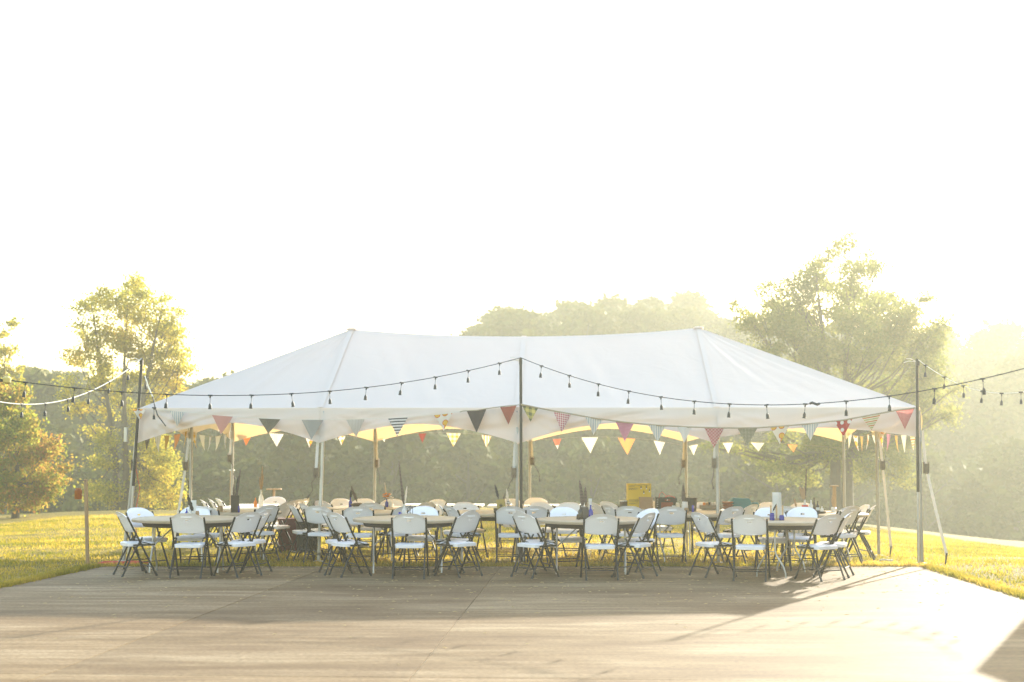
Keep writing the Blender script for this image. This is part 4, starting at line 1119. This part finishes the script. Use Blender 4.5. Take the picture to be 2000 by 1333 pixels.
# ------------------------------------------------------------------ things on the tables
def feather(parent, base, tip, width, mat, bend=.03, label=None):
    width *= .9
    base = Vector(base); tip = Vector(tip); ax = (tip - base); L_ = ax.length; ax.normalize()
    side = ax.cross(Vector((0, 1, 0))).normalized(); n = 14; pts = []; bk = []
    mb = MB()
    for i in range(n + 1):
        t = i / n; w = width * (0 if t < .18 else math.sin(math.pi * min(1, (t - .18) / .82) ** .75) ** .6) + .002
        c = base + ax * L_ * t + side * bend * math.sin(math.pi * t * .5) ** 2
        w *= 1 + .18 * math.sin(i * 4.1)
        pts += [c - side * w, c + Vector((0, -.006, 0)), c + side * w, c + Vector((0, .004, 0))]
    fs = []
    for i in range(n):
        for k in range(4): k2 = (k + 1) % 4; fs.append((i*4+k, i*4+k2, (i+1)*4+k2, (i+1)*4+k))
    mb.add(pts, fs); o = mb.build("feather", M[mat], parent)
    if label: o["label"] = label
    return o
def vessel(name, loc, prof, mat, label, cat, seg=16, part="body", **kw):
    r = thing(name, tuple(loc), 0, label, cat); mb = MB(); mb.lathe(prof, (0, 0, 0), seg, **kw); mb.build(part, M[mat] if isinstance(mat, str) else mat, r); return r
def bottle(loc, h, r, mat, label, cat="bottle"):
    o = vessel("bottle", loc, [(r*.95, 0), (r, .01), (r, h*.5), (r*.85, h*.6), (r*.35, h*.74), (r*.32, h*.95), (r*.40, h*.96), (r*.40, h), (r*.2, h)], mat, label, cat)
    return o
def jar(loc, h, r, mat, label, cat="jar"):
    return vessel("jar", loc, [(r*.9, 0), (r, .01), (r, h*.8), (r*.8, h*.88), (r*.82, h), (r*.7, h)], mat, label, cat)
# T1
p = on('T1', 374, .05); r = thing("menu_card", tuple(p), .15, "upright white card in the middle of the first front table", "card")
mb = MB(); mb.box((0, 0, .12), (.105, .006, .24)); mb.build("card", M['card'], r, smooth_=False); mb = MB(); mb.box((0, 0, .008), (.10, .05, .016)); mb.build("stand", M['wood'], r, smooth_=False)
r = jar(on('T1', 377, -.10), .10, .032, 'glass', "small glass jar holding a black feather on the first front table"); feather(r, (0, 0, .02), (-.06, 0, .34), .026, 'darkfeather', .03)
bottle(on('T1', 363, -.08), .13, .026, 'blue', "small dark blue bottle left of the white card on the first front table")
jar(on('T1', 368, -.13), .09, .028, 'glass', "clear salt jar left of the feather jar on the first front table")
jar(on('T1', 384, -.12), .10, .026, 'frond', "straw coloured jar right of the feather jar on the first front table")
# T5
p = on('T5', 457, -.25); r = thing("wooden_vase", tuple(p), .2, "square dark wooden vase holding dark feathers behind the first table", "vase")
mb = MB()
for a in range(4):
    Mx = Matrix.Rotation(a * math.pi / 2, 3, 'Z'); mb.box(Mx @ Vector((0, .056, .13)), (.125, .012, .26), Mx)
mb.box((0, 0, .006), (.11, .11, .012)); mb.build("body", M['darkwood'], r, smooth_=False)
feather(r, (0, 0, .1), (.10, 0, .66), .016, 'feather', .02); feather(r, (-.02, 0, .1), (-.01, 0, .44), .014, 'feather', .01); feather(r, (0, .02, .1), (.05, 0, .55), .012, 'darkfeather', .01)
jar(on('T5', 464, -.28), .12, .022, 'blue', "small blue jar beside the dark wooden vase")
r = bottle(on('L0', 508, -.3), .30, .042, 'glass', "white milk bottle with pale fronds near the dark wooden vase", "vase")
feather(r, (0, 0, .25), (-.05, 0, .52), .012, 'frond', -.02); feather(r, (0, 0, .25), (.07, 0, .56), .012, 'frond', .03); feather(r, (0, 0, .25), (.02, 0, .72), .013, 'frond', .0)
bottle(on('L0', 497, -.4), .16, .03, 'petal_o', "small bottle with orange cap left of the milk bottle")
r = jar(on('T5', 428, -.1), .09, .045, 'frond', "small pinkish mug at the left end of the wooden vase table", "mug")
mb = MB(); mb.box((.03, 0, -.0 + .003), (.16, .10, .006)); mb.build("coaster", M['wood'], r, smooth_=False)
# T2
r = bottle(on('T2', 788, -.05), .19, .032, 'glass', "clear bottle vase with barred feathers on the second front table", "vase")
feather(r, (0, 0, .12), (.0, 0, .46), .024, 'feather', .03); feather(r, (0, 0, .12), (.05, 0, .44), .014, 'whitefeather', .01); feather(r, (0, 0, .12), (-.09, 0, .80), .012, 'feather', -.01)
jar(on('T2', 780, -.12), .09, .024, 'blue', "small purple jar left of the clear feather bottle")
r = thing("lantern", tuple(on('T2', 800, .05)), .3, "small black wire lantern on the second front table", "lantern")
mb = MB()
for a in range(4): mb.tube([(math.cos(a*1.571)*.035, math.sin(a*1.571)*.035, .01), (math.cos(a*1.571)*.035, math.sin(a*1.571)*.035, .13), (0, 0, .17)], .004, 5)
mb.lathe([(.045, 0), (.045, .012), (0, .012)], (0, 0, 0), 12); mb.build("cage", M['black'], r)
mb = MB(); mb.lathe([(.02, .012), (.02, .07), (0, .072)], (0, 0, 0), 10); mb.build("candle", M['card'], r)
# T10
r = bottle(on('T10', 683, -.1), .17, .032, 'blue', "small blue bottle with dark twigs on the far table"); feather(r, (0, 0, .13), (.03, 0, .30), .018, 'darkfeather', .02); feather(r, (0, 0, .13), (-.01, 0, .28), .014, 'darkfeather', -.01)
r = vessel("feather_bowl", on('T10', 697, -.15), [(.05, 0), (.10, .03), (.12, .06), (.06, .08), (.03, .08)], 'jute', "low brown bowl with a curled barred feather on the far table", "bowl")
feather(r, (0, 0, .05), (-.06, 0, .38), .026, 'feather', .05)
r = bottle(on('T10', 754, .1), .14, .03, 'blue', "blue bottle with orange flowers on the far table", "vase")
def blooms(r, c, rad, mat, n=14):
    mb = MB()
    for k in range(n):
        d = Vector((rnd.gauss(0, 1), rnd.gauss(0, 1), rnd.gauss(0, 1))).normalized() * rad * rnd.uniform(.3, 1); cc = Vector(c) + d; s = rad * .42
        mb.lathe([(0, -s*.5), (s*.7, -s*.2), (s, s*.15), (s*.5, s*.5), (0, s*.4)], cc, 6)
    mb.build("blossoms", M[mat], r)
blooms(r, (0, 0, .20), .06, 'petal_o'); feather(r, (0, 0, .15), (-.06, 0, .42), .012, 'whitefeather', -.02)
r = jar(on('T10', 762, .12), .11, .035, 'card', "white jar of white flowers beside the orange flowers", "vase"); blooms(r, (0, 0, .17), .06, 'petal_w')
# T7
r = thing("star_block", tuple(on('T7', 978, -.35)), -.15, "square wooden block with a star, tilted, beside the centre pole", "decoration")
mb = MB(); mb.box((0, 0, .11), (.125, .05, .19), Matrix.Rotation(-.14, 3, 'Y')); mb.build("block", simple("mustard_wood", (.30, .22, .06), .7, var=.3), r, smooth_=False)
mb = MB(); st = []
for k in range(10): a = k * math.pi / 5 + .3; q = .04 if k % 2 == 0 else .017; st.append((math.cos(a) * q, -.028, .11 + math.sin(a) * q))
mb.add(st + [(x, -.020, z) for x, _, z in st], [tuple(range(10)), tuple(range(19, 9, -1))] + [(k, (k+1) % 10, 10 + (k+1) % 10, 10 + k) for k in range(10)]); mb.build("star", M['darkwood'], r, smooth_=False)
mb = MB(); mb.box((-.08, .02, .03), (.07, .07, .06)); mb.build("base", M['darkwood'], r, smooth_=False)
feather(r, (-.03, 0, .18), (-.12, 0, .42), .020, 'darkfeather', -.02)
r = jar(on('T7', 992, -.30), .10, .03, 'blue', "purple jar with white and dark feathers beside the star block", "vase")
feather(r, (0, 0, .1), (-.06, 0, .36), .018, 'whitefeather', -.03); feather(r, (0, 0, .1), (.02, 0, .18), .03, 'darkfeather', .02); blooms(r, (0, 0, .15), .05, 'petal_w', 8)
# T3
r = vessel("woven_vase", on('T3', 1140, -.05), [(.05, 0), (.075, .02), (.08, .09), (.062, .14), (.058, .16), (.045, .16)], 'jute', "brown woven vase with three tall barred feathers on the third front table", "vase")
feather(r, (0, 0, .12), (-.03, 0, .54), .024, 'feather', .03); feather(r, (-.02, 0, .12), (-.05, 0, .42), .020, 'feather', .0); feather(r, (.02, 0, .12), (.04, 0, .44), .022, 'feather', .02)
for px, dy, mt, lab in ((1133, -.1, 'brownglass', "dark bottle left of the woven vase"), (1153, -.08, 'blue', "dark blue bottle right of the woven vase")): bottle(on('T3', px, dy), .19, .035, mt, lab)
vessel("tall_glass", on('T3', 1152, .1), [(.022, 0), (.024, .01), (.024, .27), (.020, .272)], 'glass', "slim tall clear glass behind the woven vase", "glass")
vessel("tall_glass", on('T3', 1137, .12), [(.028, 0), (.03, .01), (.03, .26), (.026, .262)], 'glass', "wide tall clear glass behind the woven vase", "glass")
r = jar(on('T3', 1129, -.2), .07, .028, 'brownglass', "small dark votive jar at the left foot of the woven vase")
# T4
vessel("cylinder_vase", on('T4', 1517, .12), [(.058, 0), (.062, .01), (.062, .36), (.056, .362), (.056, .2), (0, .2)], 'glass', "tall white glass cylinder vase on the rightmost front table", "vase", seg=24)
r = thing("jar_caddy", tuple(on('T4', 1516, -.12)), 0, "wooden caddy with upright pegs and purple jars on the rightmost front table", "caddy")
mb = MB(); mb.box((0, 0, .01), (.20, .09, .02)); mb.build("base", M['wood'], r, smooth_=False)
for x in (-.075, .0, .085): mb = MB(); mb.box((x, 0, .10), (.022, .022, .19)); mb.build("peg", M['wood'], r, smooth_=False)
for x, hh in ((-.085, .10), (.045, .07)):
    j = jar(on('T4', 1516, -.20) + Vector((x + .02, -.03, 0)), hh, .034, 'blue', "taller purple jar at the left of the peg caddy" if x < 0 else "shorter purple jar at the right of the peg caddy")
feather(r, (-.06, -.02, .10), (.0, -.02, .22), .012, 'darkfeather', .0)
# T9
r = bottle(on('T9', 1572, .0), .20, .045, 'glass', "white bottle vase with dry brown fronds and a red ribbon", "vase")
feather(r, (0, 0, .16), (-.10, 0, .40), .03, 'frond', -.02); feather(r, (0, 0, .16), (-.02, 0, .40), .03, 'frond', .0); feather(r, (0, 0, .1), (.03, 0, .68), .012, 'feather', .0)
mb = MB(); mb.lathe([(.047, .05), (.052, .08), (.047, .12)], (0, 0, 0), 12); mb.tube([(.03, -.03, .09), (.07, -.03, .05), (.09, -.04, .02)], .015, 6); mb.build("ribbon", M['red'], r)
jar(on('T9', 1574, -.2), .10, .035, 'glass', "clear glass jar in front of the red ribbon vase")
r = thing("wooden_tray", tuple(on('T9', 1593, -.15)), 0, "round dark wooden tray under the bottles", "tray")
mb = MB(); mb.lathe([(.13, 0), (.15, .01), (.155, .03), (.145, .032), (.135, .014), (0, .014)], (0, 0, 0), 24); mb.build("dish", M['darkwood'], r)
zt = Vector((0, 0, .016))
for px, dy, h, mt, lab in ((1590, -.10, .22, 'brownglass', "tall dark bottle standing on the round wooden tray"), (1597, -.18, .17, 'brownglass', "brown bottle with pale label on the round wooden tray"), (1584, -.2, .19, 'glass', "clear bottle on the left of the round wooden tray"), (1605, -.12, .09, 'glass', "short clear glass on the right of the round wooden tray")):
    b_ = bottle(on('T9', px, dy) + zt, h, .028, mt, lab)
    if 'label' in lab: mb = MB(); mb.lathe([(.0287, .03), (.0287, .075)], (0, 0, 0), 16); mb.f = mb.f[:16]; mb.mi = mb.mi[:16]; mb.build("paper_label", M['card'], b_)
r = jar(on('T9', 1628, .2), .08, .04, 'glass', "white cup with a brown frond at the right rear table", "cup"); feather(r, (0, 0, .05), (-.04, 0, .26), .02, 'frond', -.02)
r = jar(on('T9', 1556, .3), .07, .03, 'glass', "small glass with a pink frond at the right rear table", "cup"); feather(r, (0, 0, .05), (-.06, 0, .20), .018, 'frond', -.02)
# L3: yellow carton etc.
p = on('L3', 1247, 0); r = thing("yellow_carton", tuple(p), .04, "tall yellow carton printed with hanging string lights", "box")
mb = MB(); mb.box((0, 0, .21), (.40, .16, .42)); mb.build("carton", simple("yellow_card", (.62, .44, .03), .6, var=.05), r, smooth_=False)
ink = simple("print_ink", (.16, .12, .04), .7)
mb = MB()
for (x0, z0, w) in ((-.18, .385, .12), (-.18, .372, .10), (-.18, .345, .15), (-.18, .332, .16), (-.18, .319, .13), (-.18, .15, .16), (-.18, .136, .19), (-.18, .122, .17), (-.18, .095, .16), (-.18, .082, .12)):
    mb.box((x0 + w / 2, -.0815, z0), (w, .002, .005))
mb.build("printed_text", ink, r, smooth_=False)
mb = MB(); wp = [(-.08 + .27 * k / 8, -.083, .405 - .02 * math.sin(k * math.pi / 4) ** 2) for k in range(9)]; mb.tube(wp, .003, 5)
for x, z in ((.03, .36), (.075, .28), (.12, .36), (.17, .31)):
    mb.box((x, -.083, z + .02), (.004, .003, .05)); mb.box((x, -.083, z), (.022, .004, .03))
mb.build("printed_lights", ink, r, smooth_=False)
mb = MB()
for x, z in ((.03, .335), (.075, .255), (.12, .335), (.17, .285)): mb.lathe([(0, -.012), (.010, -.002), (.006, .010), (0, .012)], (x, -.083, z), 8, ry=.3)
mb.build("printed_bulbs", M['card'], r)
r = vessel("canister", on('L3', 1217, -.05), [(.06, 0), (.062, .01), (.062, .12), (.055, .125)], 'jute', "small dark canister with pale lid left of the yellow carton", "canister"); mb = MB(); mb.lathe([(.064, .122), (.064, .14), (0, .142)], (0, 0, 0), 16); mb.build("lid", M['card'], r)
p = on('L3', 1261, -.22); r = thing("paper_bag", tuple(p), -.03, "plain brown paper bag in front of the yellow carton", "paper bag")
mb = MB(); x, y, h = .108, .06, .20
vv = [(-x,-y,0),(x,-y,0),(x,y,0),(-x,y,0),(-x*1.08,-y,h),(x*1.05,-y*.9,h*.97),(x*1.05,y,h*.99),(-x*1.06,y*.9,h)]
mb.add([Vector(q) for q in vv], [(0,3,2,1),(0,1,5,4),(1,2,6,5),(2,3,7,6),(3,0,4,7)]); mb.build("bag", M['paperbag'], r, smooth_=False)
r["label"] = "plain brown paper bag in front of the yellow carton"
p = on('L3', 1300, -.05); r = thing("tote_bag", tuple(p), 0, "black tote bag with rust coloured print and red cord handles", "bag")
mb = MB(); x, y, h = .175, .09, .185
vv = [(-x,-y,0),(x,-y,0),(x,y,0),(-x,y,0),(-x*1.03,-y,h),(x*1.02,-y,h*.97),(x*1.02,y,h),(-x*1.03,y,h*1.02)]
mb.add([Vector(q) for q in vv], [(0,3,2,1),(0,1,5,4),(1,2,6,5),(2,3,7,6),(3,0,4,7)]); mb.build("body", M['black'], r, smooth_=False)
mb = MB(); mb.box((.01, -.092, .06), (.20, .003, .10)); mb.box((.02, -.092, .145), (.09, .003, .025)); mb.build("print", simple("rust_print", (.20, .05, .02), .7), r, smooth_=False)
mb = MB(); mb.box((.12, -.094, .045), (.06, .003, .022)); mb.box((.015, -.0945, .148), (.02, .003, .014))
for k in range(5): mb.box((-.15, -.0935, .16 - .03 * k), (.025, .002, .005))
mb.build("white_print", M['card'], r, smooth_=False)
mb = MB(); mb.tube([(-.12, 0, .17), (-.10, 0, .25), (-.06, 0, .28), (-.02, 0, .24), (.02, 0, .20)], .005, 6); mb.tube([(-.02, -.02, .19), (.03, -.03, .215), (.09, -.03, .21), (.14, -.02, .19), (.16, 0, .17)], .007, 6); mb.tube([(0, .02, .19), (.05, .0, .22), (.10, .01, .20)], .006, 6)
mb.build("cord_handles", M['red'], r)
jar(on('L3', 1323, -.2), .11, .035, 'glass', "small white jar with a purple spot right of the black tote bag")
r = vessel("glass_vase", on('T8', 1337, .0), [(.05, 0), (.052, .01), (.045, .16), (.04, .162)], 'glass', "clear vase with barred feathers beside the black bucket", "vase")
feather(r, (0, 0, .08), (.0, 0, .44), .026, 'feather', .02); feather(r, (-.02, 0, .08), (-.04, 0, .34), .018, 'feather', .0)
jar(on('T8', 1340, -.25), .08, .035, 'frond', "small straw coloured jar in front of the clear feather vase")
r = vessel("bucket", on('T8', 1350, .35), [(.07, 0), (.075, .01), (.095, .205), (.10, .21), (.09, .21)], 'black', "black bucket standing behind the clear feather vase", "bucket")
jar(on('T8', 1353, -.0), .11, .02, 'blue', "small purple bottle in front of the black bucket", "bottle")
r = thing("supply_tray", tuple(on('L4', 1387, .0)), 0, "low wooden tray heaped with small jars left of the fourth front leg", "tray")
mb = MB(); mb.box((0, 0, .045), (.34, .2, .07)); mb.build("tray", simple("tray_wood", (.20, .16, .11), .7), r, smooth_=False)
for k, (x, m_) in enumerate(((-.11, 'petal_o'), (-.06, 'frond'), (-.02, 'black'), (.03, 'glass'), (.08, 'petal_w'), (.13, 'glass'))):
    mb = MB(); mb.lathe([(.022, .08), (.024, .09), (.024, .12), (.015, .13), (0, .13)], (x, rnd.uniform(-.05, .05), 0), 10); mb.build("small_jar", M[m_], r)
r = thing("stacked_bowls", tuple(on('L4', 1421, -.05)), 0, "stack of red brown bowls right of the fourth front leg", "bowls")
for k in range(3): mb = MB(); mb.lathe([(.05, 0), (.09, .03), (.10, .045), (.085, .05), (0, .03)], (0, 0, .008 + k * .042), 18); mb.build("bowl", simple("clay_bowl", (.25, .10, .05), .5), r)
p = on('L4', 1446, .12); r = thing("teal_box", tuple(p), 0, "teal blue slanted box on the back table right of the fourth leg", "box")
mb = MB(); pr = [(-.20, 0), (.24, 0), (.20, .06), (.13, .19), (-.13, .20), (-.20, .14)]
mb.add([(x, -.12, z) for x, z in pr] + [(x, .12, z) for x, z in pr], [tuple(range(6)), tuple(range(11, 5, -1))] + [((k+1) % 6, k, 6 + k, 6 + (k+1) % 6) for k in range(6)])
mb.build("body", M['teal'], r, smooth_=False)
mb = MB(); mb.lathe([(.05, -.05), (.075, 0), (.05, .05)], (.24, -.02, .075), 12); mb.build("tied_end", M['teal'], r)

# ------------------------------------------------------------------ things on the lawn
X = PX(600, 24.4); r = thing("trash_bin", (X, 24.4, gz(X, 24.4)), .1, "black round bin on the grass behind the second front leg", "bin")
mb = MB(); mb.lathe([(.17, 0), (.18, .02), (.20, .50), (.215, .51), (.215, .54), (.20, .545), (.19, .50), (0, .48)], (0, 0, 0), 20); mb.build("body", M['black'], r)
X = PX(568, 25.0); r = thing("storage_bin", (X, 25.0, gz(X, 25.0)), .2, "maroon storage bin standing behind the row of chairs facing left", "bin")
mb = MB(); mb.box((0, 0, .26), (.44, .36, .52)); o = mb.build("body", M['maroon'], r, smooth_=False); mb = MB(); mb.box((0, 0, .54), (.48, .40, .04)); mb.build("lid", M['maroon'], r, smooth_=False)
def stake(px, Y, ytop, w, label, capw=.0, lantern=False, lean=0.0, mat='wood', capmat='wood'):
    X = PX(px, Y); z = gz(X, Y); top = P(px, ytop, Y).z - z
    r = thing("wooden_stake", (X, Y, z), 0, label, "stake"); mb = MB()
    mb.add([(-w, -w, -.1), (w, -w, -.1), (w, w, -.1), (-w, w, -.1), (lean - w, -w, top), (lean + w, -w, top), (lean + w, w, top), (lean - w, w, top)], [(0,3,2,1),(4,5,6,7),(0,1,5,4),(1,2,6,5),(2,3,7,6),(3,0,4,7)])
    mb.build("post", M[mat], r, smooth_=False)
    if capw: mb = MB(); mb.box((lean, 0, top + .013), (capw, .10, .022)); mb.build("cap_board", M[capmat], r, smooth_=False)
    if lantern:
        mb = MB(); mb.tube([(lean + .02, -.02, top - .03), (lean - .12, -.02, top - .01), (lean - .10, -.02, top - .03)], .006, 6); mb.build("hook", M['rust'], r)
        p_ = Vector((X + lean - .10, Y - .02, z + top - .30)); rr = thing("hanging_lantern", tuple(p_), 0, "amber jar lantern hanging from the wooden stake at left", "lantern")
        mb = MB(); mb.lathe([(.05, 0), (.055, .02), (.055, .13), (.04, .15), (.04, .165), (0, .165)], (0, 0, 0), 16); mb.build("jar", simple("amber_glass", (.40, .12, .02), .2, trans=.4, var=.3), rr)
        mb = MB(); mb.tube([(-.04, 0, .16), (0, 0, .27), (.04, 0, .16)], .003, 5); mb.build("bail", M['rust'], rr)
    return r
stake(172, 21.4, 936, .022, "thin wooden stake with a hook standing on the lawn at left", lantern=True, lean=-.06, mat='frond')
stake(450, 28.6, 920, .028, "orange wooden post with a pale flat cap at the back left", capw=.10, mat='wood', capmat='card')
stake(533, 29.0, 957, .022, "short post with a tilted board on top behind the long left table", capw=.30, mat='frond', capmat='wood')
stake(1630, 27.6, 951, .030, "wooden T shaped post at the right behind the bottles", capw=.15, mat='wood', capmat='frond')
# red cord coil and loose cord
X, Y = PX(243, 21.3), 21.25; r = thing("extension_cord", (X, Y, gz(X, Y)), 0, "coiled red extension cord lying on the grass at the left front leg", "cord")
mb = MB(); pts = []
for k in range(120):
    a = k * .42; rr = .12 + .16 * (.5 + .5 * math.sin(k * .37)); pts.append((math.cos(a) * rr * 1.4, math.sin(a) * rr * .7, .035 + .012 * math.sin(k * 1.3)))
mb.tube(pts, .006, 5); mb.build("cord", M['red'], r)
mb = MB(); t0 = T(A0, 0) - Vector((X, Y, 0)); mb.tube([(.1, 0, .04), (t0.x + .02, t0.y - .05, .3), (t0.x - .03, t0.y - .05, .7), (t0.x + .05, t0.y - .06, 1.1), (t0.x - .02, t0.y - .05, 1.4)], .005, 5); mb.build("rising_cord", M['red'], r)
X, Y = PX(1722, 21.9), 21.7; mb = MB(); mb.tube([(-.1, 0, 0), (-.03, .02, .01), (.05, -.01, .0), (.10, .01, .0)], .014, 6); o = mb.build("white_tie", M['strap'], loc=(X, Y, gz(X, Y) + .05)); tag(o, "scrap of white webbing lying on the grass near the right front corner", "strap")

# ------------------------------------------------------------------ shed whose shadow crosses the lower right corner of the slab
SH = Vector((10.6, 16.0, 0)); r = thing("shed", tuple(SH), 0, "low flat roofed timber shed off to the right whose shadow falls on the slab", "shed")
FP = [(7.79, 18.78), (10.05, 23.55), (14.6, 21.4), (13.2, 9.4), (8.50, 9.5)]
fc = Vector((sum(p[0] for p in FP) / 5, sum(p[1] for p in FP) / 5))
def prism(k, z0, z1):
    mb = MB(); q = [fc + (Vector(p) - fc) * k for p in FP]; n = len(q)
    mb.add([(p.x - SH.x, p.y - SH.y, z) for z in (z0, z1) for p in q], [tuple(range(n)), tuple(range(2*n-1, n-1, -1))] + [(i, i+n, (i+1) % n + n, (i+1) % n) for i in range(n)]); return mb
prism(.95, -.3, 2.52).build("wall", M['shedwall'], r, smooth_=False)
prism(1.0, 2.55, 2.70).build("roof", M['shedroof'], r, smooth_=False)
mb = MB(); mb.box((8.28 - SH.x, 14.0 - SH.y, 1.05), (.06, 1.0, 2.1)); mb.build("door", M['darkwood'], r, smooth_=False)

# ------------------------------------------------------------------ haze
hm = bpy.data.materials.new("haze_air"); hm.use_nodes = True; t = hm.node_tree; t.nodes.clear()
vol = t.nodes.new("ShaderNodeVolumePrincipled"); vol.inputs["Density"].default_value = .0040; vol.inputs["Anisotropy"].default_value = .55
vol.inputs["Color"].default_value = (.30, .31, .265, 1); ou = t.nodes.new("ShaderNodeOutputMaterial"); t.links.new(vol.outputs[0], ou.inputs["Volume"])
mb = MB(); mb.box((0, 56, 4.5), (244, 240, 31)); hz = mb.build("haze", hm, smooth_=False); tag(hz, kind='stuff', label="thin sunlit morning haze over the lawn and the far trees", cat="haze")
print("far trees", cnt, "objects", len(bpy.data.objects))
